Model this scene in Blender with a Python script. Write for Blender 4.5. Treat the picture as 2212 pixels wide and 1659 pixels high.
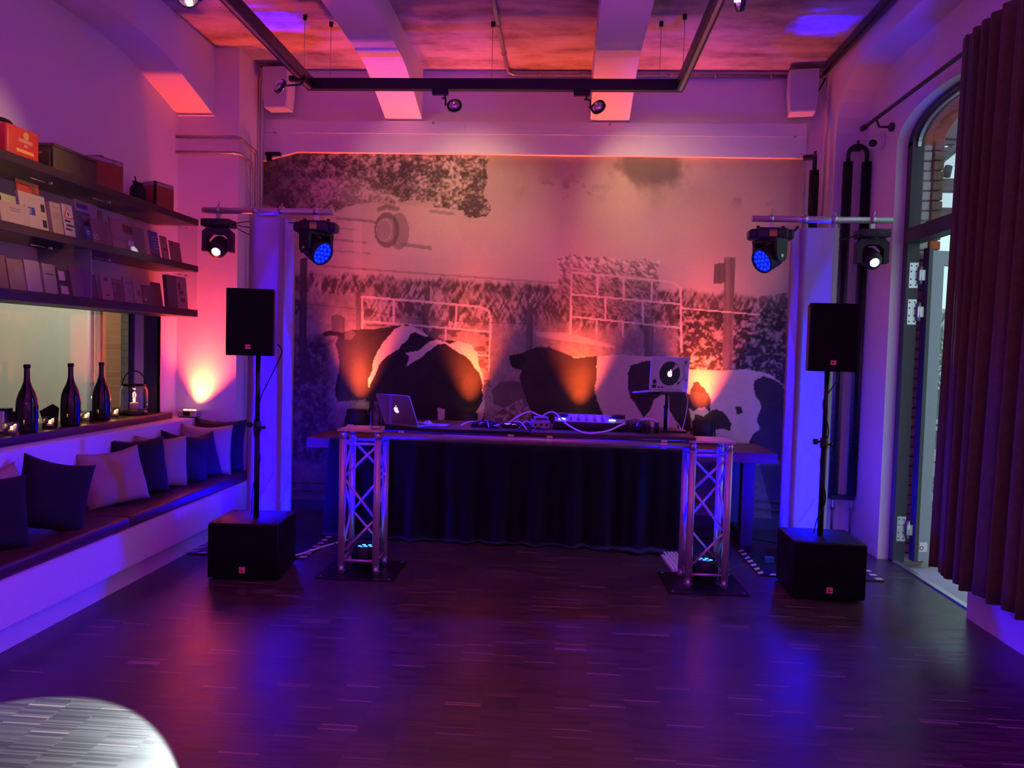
import bpy, bmesh, math, random
import numpy as np
from mathutils import Vector, Matrix, Euler

R = math.radians
PI = math.pi
for o in list(bpy.data.objects):
    bpy.data.objects.remove(o)
scene = bpy.context.scene
COL = scene.collection
random.seed(7)

# ------------------------------------------------------------------ camera
W_, H_, FPX = 2212.0, 1659.0, 1662.0
CAM = Vector((0.0, 0.0, 1.6))
YAW, PITCH, ROLL = R(3.8), R(-2.5), R(1.55)
cF = Vector((-math.sin(YAW) * math.cos(PITCH), math.cos(YAW) * math.cos(PITCH), math.sin(PITCH)))
cR0 = Vector((math.cos(YAW), math.sin(YAW), 0))
cU0 = cR0.cross(cF)
cR = math.cos(ROLL) * cR0 + math.sin(ROLL) * cU0
cU = -math.sin(ROLL) * cR0 + math.cos(ROLL) * cU0
cd = bpy.data.cameras.new('camera')
cd.sensor_fit = 'HORIZONTAL'
cd.sensor_width = 36.0
cd.lens = FPX / W_ * 36.0
cd.clip_start = 0.05
camera = bpy.data.objects.new('camera', cd)
COL.objects.link(camera)
camera.matrix_world = Matrix(((cR.x, cU.x, -cF.x, CAM.x), (cR.y, cU.y, -cF.y, CAM.y), (cR.z, cU.z, -cF.z, CAM.z), (0, 0, 0, 1)))
scene.camera = camera

# ------------------------------------------------------------------ world and exposure
world = bpy.data.worlds.new('overcast_sky')
scene.world = world
world.use_nodes = True
wb = world.node_tree.nodes['Background']
wb.inputs[0].default_value = (0.62, 0.90, 1.0, 1)
wb.inputs[1].default_value = 1.1
scene.view_settings.view_transform = 'Standard'
scene.view_settings.look = 'None'
scene.view_settings.exposure = 0.0
scene.view_settings.gamma = 1.0
scene.view_settings.use_curve_mapping = False

# power of the lamps, seen and added (watts), built into their fixtures below
P_AMBER, P_CORNER, P_TRUSS, P_TOWER = 12.5, 21, 420, 4200
P_WASH, P_WHITE, P_TRACK, P_ROOM, P_NEXT = 950, 660, 28, 1100, 135
C_AMBER, C_BLUE, C_WARM, C_ROOM = (1.0, 0.105, 0.02), (0.0, 0.0, 1.0), (1.0, 0.58, 0.26), (0.66, 0.02, 1.0)

# ------------------------------------------------------------------ helpers
class G:
    """collects shapes, then links them as ONE mesh object"""
    def __init__(s):
        s.v, s.f, s.sm = [], [], []
    def add(s, vs, fs, smooth=False, M=None):
        b = len(s.v)
        s.v += [tuple(M @ Vector(p)) for p in vs] if M is not None else [tuple(p) for p in vs]
        s.f += [tuple(b + i for i in f) for f in fs]
        s.sm += [smooth] * len(fs)
        return s
    def box(s, c, d, M=None, bev=0.0, seg=2):
        x, y, z = d[0] / 2, d[1] / 2, d[2] / 2
        T = Matrix.Translation(c)
        if M is not None:
            T = T @ M
        if bev <= 0:
            vs = [(-x, -y, -z), (x, -y, -z), (x, y, -z), (-x, y, -z), (-x, -y, z), (x, -y, z), (x, y, z), (-x, y, z)]
            fs = [(0, 3, 2, 1), (4, 5, 6, 7), (0, 1, 5, 4), (1, 2, 6, 5), (2, 3, 7, 6), (3, 0, 4, 7)]
            return s.add(vs, fs, False, T)
        bm = bmesh.new()
        bmesh.ops.create_cube(bm, size=1.0)
        bmesh.ops.scale(bm, vec=(d[0], d[1], d[2]), verts=bm.verts)
        bmesh.ops.bevel(bm, geom=list(bm.edges), offset=bev, segments=seg, affect='EDGES', profile=0.5)
        bm.verts.index_update()
        s.add([v.co.copy() for v in bm.verts], [[v.index for v in f.verts] for f in bm.faces], True if seg > 1 else False, T)
        bm.free()
        return s
    def b6(s, x0, x1, y0, y1, z0, z1, bev=0.0, seg=2):
        return s.box(((x0 + x1) / 2, (y0 + y1) / 2, (z0 + z1) / 2), (x1 - x0, y1 - y0, z1 - z0), None, bev, seg)
    def cyl(s, p0, p1, r0, r1=None, n=16, caps=True, smooth=True):
        p0, p1 = Vector(p0), Vector(p1)
        r1 = r0 if r1 is None else r1
        d = (p1 - p0).normalized()
        q = d.to_track_quat('Z', 'Y').to_matrix()
        a, b = q @ Vector((1, 0, 0)), q @ Vector((0, 1, 0))
        vs = []
        for p, r in ((p0, r0), (p1, r1)):
            for i in range(n):
                t = 2 * PI * i / n
                vs.append(p + (a * math.cos(t) + b * math.sin(t)) * r)
        s.add(vs, [(i, (i + 1) % n, n + (i + 1) % n, n + i) for i in range(n)], smooth)
        if caps:
            s.add(vs[:n], [tuple(range(n - 1, -1, -1))])
            s.add(vs[n:], [tuple(range(n))])
        return s
    def tube(s, pts, r, n=8, closed=False, caps=True):
        P = [Vector(p) for p in pts]
        m = len(P)
        vs, fs, up = [], [], None
        for i in range(m):
            if closed:
                d = P[(i + 1) % m] - P[i - 1]
            else:
                d = P[min(i + 1, m - 1)] - P[max(i - 1, 0)]
            d = d.normalized() if d.length > 1e-9 else Vector((0, 0, 1))
            if up is None:
                up = Vector((0, 0, 1)) if abs(d.z) < 0.9 else Vector((1, 0, 0))
            a = d.cross(up)
            a = a.normalized() if a.length > 1e-6 else d.orthogonal().normalized()
            b = a.cross(d).normalized()
            up = b
            rr = r[i] if isinstance(r, (list, tuple)) else r
            for k in range(n):
                t = 2 * PI * k / n
                vs.append(P[i] + (a * math.cos(t) + b * math.sin(t)) * rr)
        for i in range(m if closed else m - 1):
            j = (i + 1) % m
            for k in range(n):
                fs.append((i * n + k, j * n + k, j * n + (k + 1) % n, i * n + (k + 1) % n))
        s.add(vs, fs, True)
        if caps and not closed:
            s.add(vs[:n], [tuple(range(n))])
            s.add(vs[-n:], [tuple(range(n - 1, -1, -1))])
        return s
    def lathe(s, prof, M=None, n=24, smooth=True):
        vs, fs = [], []
        for r, z in prof:
            for k in range(n):
                t = 2 * PI * k / n
                vs.append((r * math.cos(t), r * math.sin(t), z))
        for i in range(len(prof) - 1):
            for k in range(n):
                fs.append((i * n + k, i * n + (k + 1) % n, (i + 1) * n + (k + 1) % n, (i + 1) * n + k))
        return s.add(vs, fs, smooth, M)
    def prism(s, poly, a, b, plane='xy', M=None, smooth=False):
        def P(u, v, w):
            return {'xy': (u, v, w), 'xz': (u, w, v), 'yz': (w, u, v)}[plane]
        n = len(poly)
        vs = [P(u, v, a) for u, v in poly] + [P(u, v, b) for u, v in poly]
        fs = [tuple(range(n - 1, -1, -1)), tuple(range(n, 2 * n))]
        s.add(vs, fs, False, M)
        return s.add(vs, [(i, (i + 1) % n, n + (i + 1) % n, n + i) for i in range(n)], smooth, M)
    def sphere(s, c, r, n=12, sc=(1, 1, 1), M=None):
        prof = [(max(1e-4, r * math.sin(PI * i / n)), -r * math.cos(PI * i / n)) for i in range(n + 1)]
        T = Matrix.Translation(c)
        if M is not None:
            T = T @ M
        return s.lathe(prof, T @ Matrix.Diagonal((sc[0], sc[1], sc[2], 1)), n * 2)
    def mesh(s, name):
        me = bpy.data.meshes.new(name)
        me.from_pydata(s.v, [], s.f)
        me.polygons.foreach_set('use_smooth', s.sm)
        me.update()
        bm = bmesh.new()
        bm.from_mesh(me)
        bmesh.ops.remove_doubles(bm, verts=bm.verts, dist=1e-6)
        bmesh.ops.recalc_face_normals(bm, faces=bm.faces)
        bm.to_mesh(me)
        bm.free()
        return me
    def build(s, name, m, parent=None, loc=None, rot=None):
        me = s.mesh(name)
        me.materials.append(m)
        return link(name, me, parent, loc, rot)


def link(name, me, parent=None, loc=None, rot=None):
    o = bpy.data.objects.new(name, me)
    COL.objects.link(o)
    if parent is not None:
        o.parent = parent
    if loc is not None:
        o.location = loc
    if rot is not None:
        o.rotation_euler = rot
    return o


def tag(o, label, cat, group=None):
    o['label'] = label
    o['category'] = cat
    if group:
        o['group'] = group
    return o


def thing(name, label, cat, loc=(0, 0, 0), rz=0.0, group=None, rot=None):
    o = bpy.data.objects.new(name, None)
    COL.objects.link(o)
    o.empty_display_size = 0.1
    o.location = loc
    o.rotation_euler = rot if rot is not None else (0, 0, rz)
    return tag(o, label, cat, group)


def struct(o):
    o['kind'] = 'structure'
    return o


def part_label(o, label):
    o['label'] = label
    return o


def spot(name, parent, loc, direction, energy, color, size, blend=0.3, soft=0.03):
    L = bpy.data.lights.new(name, 'SPOT')
    L.energy, L.color, L.spot_size, L.spot_blend, L.shadow_soft_size = energy, color, R(size), blend, soft
    o = bpy.data.objects.new(name, L)
    COL.objects.link(o)
    o.parent = parent
    o.location = loc
    o.rotation_euler = Vector(direction).to_track_quat('-Z', 'Y').to_euler()
    return o


def panel(name, parent, loc, direction, energy, color, dia, spread):
    L = bpy.data.lights.new(name, 'AREA')
    L.shape, L.size, L.energy, L.color, L.spread = 'DISK', dia, energy, color, R(spread)
    o = bpy.data.objects.new(name, L)
    COL.objects.link(o)
    o.parent = parent
    o.location = loc
    o.rotation_euler = Vector(direction).to_track_quat('-Z', 'Y').to_euler()
    return o


def point(name, parent, loc, energy, color, soft=0.05):
    L = bpy.data.lights.new(name, 'POINT')
    L.energy, L.color, L.shadow_soft_size = energy, color, soft
    o = bpy.data.objects.new(name, L)
    COL.objects.link(o)
    o.parent = parent
    o.location = loc
    return o


def rz(a):
    return Matrix.Rotation(a, 4, 'Z')


def frame_to(d, up=(0, 0, 1)):
    """matrix whose local +Z points along d"""
    return Vector(d).to_track_quat('Z', 'Y').to_matrix().to_4x4()


def bez(pts, n=8):
    """smooth polyline through the points (Catmull-Rom)"""
    P = [Vector(p) for p in pts]
    out = []
    for i in range(len(P) - 1):
        a, b, c, d = P[max(i - 1, 0)], P[i], P[i + 1], P[min(i + 2, len(P) - 1)]
        for k in range(n):
            t = k / n
            out.append(0.5 * ((2 * b) + (c - a) * t + (2 * a - 5 * b + 4 * c - d) * t * t + (3 * b - a - 3 * c + d) * t ** 3))
    out.append(P[-1])
    return out


def text_mesh(txt, size, depth=0.0004):
    cu = bpy.data.curves.new('lettering', 'FONT')
    cu.body, cu.size, cu.extrude = txt, size, depth
    cu.align_x, cu.align_y = 'CENTER', 'CENTER'
    o = bpy.data.objects.new('lettering', cu)
    COL.objects.link(o)
    dg = bpy.context.evaluated_depsgraph_get()
    me = bpy.data.meshes.new_from_object(o.evaluated_get(dg))
    bpy.data.objects.remove(o)
    bpy.data.curves.remove(cu)
    return me


# ------------------------------------------------------------------ materials
def nt(name):
    m = bpy.data.materials.new(name)
    m.use_nodes = True
    t = m.node_tree
    return m, t, t.nodes['Principled BSDF']


def mat(name, col, rough=0.6, metal=0.0, var=0.1, scale=12.0, bump=0.0, bscale=80.0, spec=0.5, emit=None, estr=0.0, sheen=0.0):
    m, t, p = nt(name)
    tc = t.nodes.new('ShaderNodeTexCoord')
    nz = t.nodes.new('ShaderNodeTexNoise')
    nz.inputs['Scale'].default_value = scale
    nz.inputs['Detail'].default_value = 3.0
    t.links.new(tc.outputs['Object'], nz.inputs['Vector'])
    mx = t.nodes.new('ShaderNodeMix')
    mx.data_type = 'RGBA'
    mx.inputs[6].default_value = (*[max(0, c * (1 - var)) for c in col], 1)
    mx.inputs[7].default_value = (*[min(1, c * (1 + var)) for c in col], 1)
    t.links.new(nz.outputs['Fac'], mx.inputs[0])
    t.links.new(mx.outputs[2], p.inputs['Base Color'])
    p.inputs['Roughness'].default_value = rough
    p.inputs['Metallic'].default_value = metal
    p.inputs['Specular IOR Level'].default_value = spec
    if sheen:
        p.inputs['Sheen Weight'].default_value = sheen
    if bump:
        n2 = t.nodes.new('ShaderNodeTexNoise')
        n2.inputs['Scale'].default_value = bscale
        n2.inputs['Detail'].default_value = 4.0
        t.links.new(tc.outputs['Object'], n2.inputs['Vector'])
        b = t.nodes.new('ShaderNodeBump')
        b.inputs['Strength'].default_value = bump
        b.inputs['Distance'].default_value = 0.01
        t.links.new(n2.outputs['Fac'], b.inputs['Height'])
        t.links.new(b.outputs['Normal'], p.inputs['Normal'])
    if emit:
        p.inputs['Emission Color'].default_value = (*emit, 1)
        p.inputs['Emission Strength'].default_value = estr
    return m


def thin_glass(name, tint=(0.95, 0.97, 0.97), refl=0.9, rough=0.0):
    m = bpy.data.materials.new(name)
    m.use_nodes = True
    t = m.node_tree
    t.nodes.remove(t.nodes['Principled BSDF'])
    out = t.nodes['Material Output']
    tr = t.nodes.new('ShaderNodeBsdfTransparent')
    tr.inputs[0].default_value = (*tint, 1)
    gl = t.nodes.new('ShaderNodeBsdfGlossy')
    gl.inputs['Roughness'].default_value = rough
    fr = t.nodes.new('ShaderNodeLayerWeight')
    pw = t.nodes.new('ShaderNodeMath')
    pw.operation = 'POWER'
    pw.inputs[1].default_value = 4.0
    t.links.new(fr.outputs['Facing'], pw.inputs[0])
    mu = t.nodes.new('ShaderNodeMath')
    mu.operation = 'MULTIPLY_ADD'
    mu.inputs[1].default_value = 0.9 * refl
    mu.inputs[2].default_value = 0.04 * refl
    mu.use_clamp = True
    mx = t.nodes.new('ShaderNodeMixShader')
    t.links.new(pw.outputs[0], mu.inputs[0])
    t.links.new(mu.outputs[0], mx.inputs[0])
    t.links.new(tr.outputs[0], mx.inputs[1])
    t.links.new(gl.outputs[0], mx.inputs[2])
    t.links.new(mx.outputs[0], out.inputs[0])
    return m


def floor_mat():
    m, t, p = nt('mosaic_parquet')
    N, L = t.nodes, t.links
    geo = N.new('ShaderNodeNewGeometry')
    sp = N.new('ShaderNodeSeparateXYZ')
    L.new(geo.outputs['Position'], sp.inputs[0])
    def math_(op, a, b=None):
        n = N.new('ShaderNodeMath')
        n.operation = op
        for i, q in enumerate((a, b)):
            if q is None:
                continue
            if isinstance(q, (int, float)):
                n.inputs[i].default_value = q
            else:
                L.new(q, n.inputs[i])
        return n.outputs[0]
    cx = math_('FLOOR', math_('DIVIDE', sp.outputs[0], 0.163))
    cy = math_('FLOOR', math_('DIVIDE', sp.outputs[1], 0.0095))
    my = math_('FLOOR', math_('DIVIDE', sp.outputs[1], 0.152))
    def wn(a, b):
        c = N.new('ShaderNodeCombineXYZ')
        L.new(a, c.inputs[0])
        L.new(b, c.inputs[1])
        w = N.new('ShaderNodeTexWhiteNoise')
        w.noise_dimensions = '2D'
        L.new(c.outputs[0], w.inputs['Vector'])
        return w.outputs['Value']
    lam, mod = wn(cx, cy), wn(cx, my)
    r = N.new('ShaderNodeValToRGB')
    e = r.color_ramp.elements
    e[0].position, e[0].color = 0.0, (0.034, 0.022, 0.020, 1)
    e[1].position, e[1].color = 1.0, (0.34, 0.24, 0.16, 1)
    for pos, c in ((0.5, (0.062, 0.043, 0.036, 1)), (0.93, (0.082, 0.057, 0.045, 1)), (0.978, (0.10, 0.07, 0.055, 1)), (0.986, (0.22, 0.16, 0.11, 1))):
        q = r.color_ramp.elements.new(pos)
        q.color = c
    L.new(lam, r.inputs[0])
    mx = N.new('ShaderNodeMix')
    mx.data_type = 'RGBA'
    mx.blend_type = 'MULTIPLY'
    mx.inputs[0].default_value = 1.0
    L.new(r.outputs[0], mx.inputs[6])
    mr = N.new('ShaderNodeMapRange')
    mr.inputs[3].default_value, mr.inputs[4].default_value = 0.85, 1.15
    L.new(mod, mr.inputs[0])
    L.new(mr.outputs[0], mx.inputs[7])
    L.new(mx.outputs[2], p.inputs['Base Color'])
    rr = N.new('ShaderNodeMapRange')
    rr.inputs[3].default_value, rr.inputs[4].default_value = 0.28, 0.40
    L.new(lam, rr.inputs[0])
    L.new(rr.outputs[0], p.inputs['Roughness'])
    p.inputs['Specular IOR Level'].default_value = 0.6
    # joints between modules, slightly recessed
    fx = math_('FRACT', math_('DIVIDE', sp.outputs[0], 0.163))
    g = math_('GREATER_THAN', fx, 0.012)
    b = N.new('ShaderNodeBump')
    b.inputs['Strength'].default_value = 0.25
    b.inputs['Distance'].default_value = 0.0008
    hh = math_('ADD', g, math_('MULTIPLY', lam, 0.35))
    L.new(hh, b.inputs['Height'])
    L.new(b.outputs[0], p.inputs['Normal'])
    return m


def concrete_mat():
    m, t, p = nt('rough_ceiling_concrete')
    N, L = t.nodes, t.links
    geo = N.new('ShaderNodeNewGeometry')
    mp = N.new('ShaderNodeMapping')
    mp.inputs['Scale'].default_value = (0.9, 2.2, 1)
    L.new(geo.outputs['Position'], mp.inputs[0])
    n1 = N.new('ShaderNodeTexNoise')
    n1.inputs['Scale'].default_value = 1.7
    n1.inputs['Detail'].default_value = 8.0
    n1.inputs['Roughness'].default_value = 0.65
    L.new(mp.outputs[0], n1.inputs['Vector'])
    r = N.new('ShaderNodeValToRGB')
    e = r.color_ramp.elements
    e[0].position, e[0].color = 0.28, (0.10, 0.08, 0.07, 1)
    e[1].position, e[1].color = 0.75, (0.52, 0.47, 0.43, 1)
    q = r.color_ramp.elements.new(0.47)
    q.color = (0.34, 0.29, 0.26, 1)
    q = r.color_ramp.elements.new(0.55)
    q.color = (0.42, 0.37, 0.34, 1)
    L.new(n1.outputs['Fac'], r.inputs[0])
    L.new(r.outputs[0], p.inputs['Base Color'])
    n2 = N.new('ShaderNodeTexNoise')
    n2.inputs['Scale'].default_value = 9.0
    n2.inputs['Detail'].default_value = 8.0
    L.new(geo.outputs['Position'], n2.inputs['Vector'])
    b = N.new('ShaderNodeBump')
    b.inputs['Strength'].default_value = 0.6
    b.inputs['Distance'].default_value = 0.03
    L.new(n2.outputs['Fac'], b.inputs['Height'])
    L.new(b.outputs[0], p.inputs['Normal'])
    p.inputs['Roughness'].default_value = 0.9
    return m


def brick_mat(name, c1, c2, mortar, sc=1.0):
    m, t, p = nt(name)
    N, L = t.nodes, t.links
    tc = N.new('ShaderNodeTexCoord')
    mp = N.new('ShaderNodeMapping')
    mp.inputs['Rotation'].default_value = (R(90), 0, 0)
    b = N.new('ShaderNodeTexBrick')
    b.inputs['Color1'].default_value = (*c1, 1)
    b.inputs['Color2'].default_value = (*c2, 1)
    b.inputs['Mortar'].default_value = (*mortar, 1)
    b.inputs['Scale'].default_value = 1.0
    b.inputs['Brick Width'].default_value = 0.25 * sc
    b.inputs['Row Height'].default_value = 0.078 * sc
    b.inputs['Mortar Size'].default_value = 0.006
    L.new(tc.outputs['Object'], mp.inputs[0])
    L.new(mp.outputs[0], b.inputs['Vector'])
    L.new(b.outputs[0], p.inputs['Base Color'])
    p.inputs['Roughness'].default_value = 0.9
    return m


def fabric_light_mat():
    m = bpy.data.materials.new('white_stretch_fabric')
    m.use_nodes = True
    t = m.node_tree
    t.nodes.remove(t.nodes['Principled BSDF'])
    d = t.nodes.new('ShaderNodeBsdfDiffuse')
    d.inputs[0].default_value = (0.48, 0.47, 0.46, 1)
    tr = t.nodes.new('ShaderNodeBsdfTranslucent')
    nz = t.nodes.new('ShaderNodeTexNoise')
    nz.inputs['Scale'].default_value = 3.0
    cr = t.nodes.new('ShaderNodeValToRGB')
    cr.color_ramp.elements[0].color = (0.70, 0.69, 0.70, 1)
    cr.color_ramp.elements[1].color = (0.86, 0.85, 0.86, 1)
    t.links.new(nz.outputs['Fac'], cr.inputs[0])
    t.links.new(cr.outputs[0], tr.inputs[0])
    mx = t.nodes.new('ShaderNodeMixShader')
    mx.inputs[0].default_value = 0.33
    t.links.new(d.outputs[0], mx.inputs[1])
    t.links.new(tr.outputs[0], mx.inputs[2])
    t.links.new(mx.outputs[0], t.nodes['Material Output'].inputs[0])
    return m


def attr_mat(name, attr, rough=0.85):
    m, t, p = nt(name)
    a = t.nodes.new('ShaderNodeVertexColor')
    a.layer_name = attr
    t.links.new(a.outputs['Color'], p.inputs['Base Color'])
    p.inputs['Roughness'].default_value = rough
    p.inputs['Specular IOR Level'].default_value = 0.2
    return m


def wood_mat(name, c1, c2, rough=0.45, axis=0):
    m, t, p = nt(name)
    N, L = t.nodes, t.links
    tc = N.new('ShaderNodeTexCoord')
    mp = N.new('ShaderNodeMapping')
    s = [25.0, 25.0, 25.0]
    s[axis] = 1.5
    mp.inputs['Scale'].default_value = s
    n = N.new('ShaderNodeTexNoise')
    n.inputs['Scale'].default_value = 1.0
    n.inputs['Detail'].default_value = 6.0
    L.new(tc.outputs['Object'], mp.inputs[0])
    L.new(mp.outputs[0], n.inputs['Vector'])
    r = N.new('ShaderNodeValToRGB')
    r.color_ramp.elements[0].position, r.color_ramp.elements[0].color = 0.3, (*c1, 1)
    r.color_ramp.elements[1].position, r.color_ramp.elements[1].color = 0.7, (*c2, 1)
    L.new(n.outputs['Fac'], r.inputs[0])
    L.new(r.outputs[0], p.inputs['Base Color'])
    p.inputs['Roughness'].default_value = rough
    return m


def emis(name, col, s, base=(0.02, 0.02, 0.02)):
    return mat(name, base, 0.3, emit=col, estr=s)


M = {}
M['wall'] = mat('white_plaster', (0.76, 0.74, 0.73), 0.9, var=0.05, scale=1.5, bump=0.12, bscale=14)
M['white'] = mat('white_paint', (0.76, 0.75, 0.74), 0.6, var=0.04)
M['floor'] = floor_mat()
M['concrete'] = concrete_mat()
M['black'] = mat('black_lacquer', (0.006, 0.006, 0.007), 0.5, var=0.2, spec=0.3)
M['blackcloth'] = mat('black_molton', (0.010, 0.010, 0.012), 1.0, var=0.3, scale=60, sheen=0.15, spec=0.1)
M['blackplastic'] = mat('black_plastic', (0.014, 0.014, 0.016), 0.5, var=0.2)
M['blacksteel'] = mat('black_steel_plate', (0.012, 0.012, 0.014), 0.28, var=0.3)
M['grille'] = mat('black_speaker_grille', (0.004, 0.004, 0.005), 0.8, var=0.4, scale=400, spec=0.15)
M['rubber'] = mat('black_cable_rubber', (0.012, 0.012, 0.013), 0.6)
M['alu'] = mat('aluminium_tube', (0.60, 0.57, 0.52), 0.36, 0.45, var=0.08, scale=40)
M['steel'] = mat('brushed_steel', (0.60, 0.60, 0.60), 0.35, 0.85)
M['galv'] = mat('galvanised_conduit', (0.45, 0.44, 0.43), 0.35, 0.85)
M['leather'] = mat('dark_brown_leather', (0.065, 0.020, 0.016), 0.42, var=0.25, scale=30, bump=0.15, bscale=150)
M['darkwood'] = wood_mat('dark_stained_wood', (0.022, 0.013, 0.010), (0.050, 0.030, 0.022), 0.45, 1)
M['tablewood'] = wood_mat('oiled_table_wood', (0.11, 0.055, 0.03), (0.20, 0.11, 0.06), 0.5, 0)
M['cush_dark'] = mat('dark_cushion_cotton', (0.009, 0.008, 0.010), 0.95, var=0.25, scale=50, bump=0.2, bscale=260)
M['cush_beige'] = mat('beige_cushion_linen', (0.38, 0.36, 0.18), 0.95, var=0.1, scale=50, bump=0.25, bscale=220)
M['curtain'] = mat('aubergine_velvet', (0.105, 0.13, 0.040), 1.0, var=0.25, scale=30, sheen=0.15, spec=0.1, bump=0.1, bscale=200)
M['glass'] = thin_glass('clear_glass')
M['shelfglass'] = thin_glass('shelf_glass', (0.97, 0.97, 0.97), 0.35)
M['jar'] = thin_glass('tealight_glass', (0.90, 0.90, 0.90), 2.5)
M['fabric'] = fabric_light_mat()
M['mural'] = attr_mat('photo_print', 'print')
M['doorgrey'] = mat('grey_door_paint', (0.30, 0.33, 0.35), 0.45, var=0.05)
M['frame'] = mat('dark_grey_frame', (0.045, 0.047, 0.052), 0.5, var=0.1)
M['bottle'] = mat('dark_bottle_glass', (0.010, 0.009, 0.006), 0.06, var=0.1, spec=0.7)
M['track'] = mat('black_track_profile', (0.010, 0.009, 0.011), 0.4)
M['cream'] = mat('cream_wall_paint', (0.70, 0.66, 0.54), 0.9, var=0.04)
M['led_blue'] = emis('blue_led_lens', (0.0, 0.02, 1.0), 2.2)
M['led_blue_hot'] = emis('blue_led_core', (0.03, 0.22, 1.0), 7.0)
M['led_white'] = emis('white_beam_lens', (0.85, 0.97, 1.0), 9.0)
M['led_amber'] = emis('amber_led_lens', (1.0, 0.55, 0.18), 8.0)
M['filament'] = emis('halogen_capsule', (1.0, 0.80, 0.45), 14.0)
M['flame'] = emis('candle_flame', (1.0, 0.52, 0.12), 9.0)
M['reflector'] = mat('halogen_reflector', (0.75, 0.72, 0.68), 0.12, 0.95)
M['badge'] = mat('orange_badge', (0.80, 0.38, 0.24), 0.5)
M['badgeink'] = mat('badge_ink', (0.25, 0.03, 0.03), 0.5)
M['wax'] = mat('candle_wax', (0.80, 0.55, 0.36), 0.6)
M['radiator'] = mat('black_radiator_enamel', (0.014, 0.012, 0.013), 0.5)
# ------------------------------------------------------------------ the setting
YB = 7.27          # back wall
ZC = 4.20          # ceiling
XL, XLR = -3.15, -3.48   # left wall face and its arched recess
XR, XRR = 2.30, 2.57     # right wall face and its arched recess
YREAR = -3.2

struct(G().b6(-3.75, 2.66, YREAR, YB + 0.1, -0.12, 0.0).build('floor', M['floor']))
struct(G().b6(-3.9, 3.2, YREAR - 0.2, YB + 0.3, ZC, ZC + 0.15).build('ceiling', M['concrete']))
struct(G().b6(-3.9, 3.2, YB, YB + 0.2, 0, ZC).build('wall_back', M['wall']))
struct(G().b6(-3.9, 3.2, YREAR - 0.2, YREAR, 0, ZC).build('wall_rear', M['wall']))

# left wall: recess with a long hatch, pier, arched front
g = G()
g.b6(-3.72, XLR, YREAR, 2.4, 0, ZC)
g.b6(-3.72, XLR, 2.4, 6.40, 0, 0.93)
g.b6(-3.72, XLR, 2.4, 6.40, 1.87, ZC)
g.b6(-3.72, XLR, 6.40, 6.80, 0, ZC)
g.b6(-3.72, -2.93, 6.72, YB, 0, ZC)
arch = [(6.72, 3.60), (6.60, 3.632), (6.45, 3.675), (6.22, 3.735), (6.05, 3.785), (5.92, 3.818), (5.75, 3.842), (5.45, 3.86), (YREAR, 3.86)]
g.prism(arch + [(YREAR, ZC), (6.72, ZC)], XLR, XL, 'yz')
struct(g.build('wall_left', M['wall']))

# right wall: pier, arched front, recessed wall with an arched doorway
g = G()
g.b6(XR, 3.05, 6.95, YB, 0, ZC)
arch = [(6.95, 3.40), (6.94, 3.56), (6.91, 3.68), (6.86, 3.79), (6.78, 3.88), (6.66, 3.945), (6.5, 3.98), (6.3, 3.995), (YREAR, 3.995)]
g.prism(arch + [(YREAR, ZC), (6.95, ZC)], XR, XRR, 'yz')
DY0, DY1, DYC, DA, DSP, DRISE = 4.95, 6.33, 5.64, 0.69, 3.28, 0.25
def door_arch(n=20, a=DA, rise=DRISE, sp=DSP, off=0.0):
    pts = []
    for i in range(n + 1):
        t = PI * i / n
        c = math.cos(t)
        pts.append((DYC + a * math.copysign(abs(c) ** (2 / 2.2), c), sp + rise * math.sin(t) ** (2 / 2.2)))
    return pts
g.b6(XRR, 2.745, DY1, 6.95, 0, ZC)
g.b6(XRR, 2.745, YREAR, DY0, 0, ZC)
A = door_arch()
for i in range(len(A) - 1):
    g.prism([A[i], A[i + 1], (A[i + 1][0], ZC), (A[i][0], ZC)], XRR, 2.745, 'yz')
struct(g.build('wall_right', M['wall']))

# beams with haunches
for n, (x0, x1) in enumerate(((-1.735, -1.39), (0.178, 0.533))):
    prof = [(YB, 3.72), (6.95, 3.815), (6.65, 3.905), (6.45, 3.95), (6.3, 3.965), (6.0, 3.968), (YREAR, 3.968), (YREAR, ZC), (YB, ZC)]
    struct(G().prism(prof, x0, x1, 'yz').build('trim_%d' % (n + 1), M['white']))
# panelled lintel above the mural
lint = struct(G().prism([(-2.94, 3.718), (2.13, 3.718), (2.13, 3.412), (-2.58, 3.424), (-2.94, 3.33)], YB - 0.055, YB, 'xz').build('trim_3', M['white']))
for x, z in ((-2.79, 3.60), (2.03, 3.60), (-1.28, 3.70), (0.36, 3.70)):
    G().cyl((x, YB - 0.062, z), (x, YB - 0.05, z), 0.014, n=12).build('bolt', M['galv'], lint)
for x0, x1 in ((-2.94, -0.98), (-0.976, 2.13)):
    G().b6(x0, x1, YB - 0.060, YB - 0.054, 3.60, 3.714).build('panel', M['white'], lint)
struct(G().b6(-2.93, 2.3, YB - 0.012, YB, 0.0, 0.10).build('baseboard_back', M['frame']))

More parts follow.
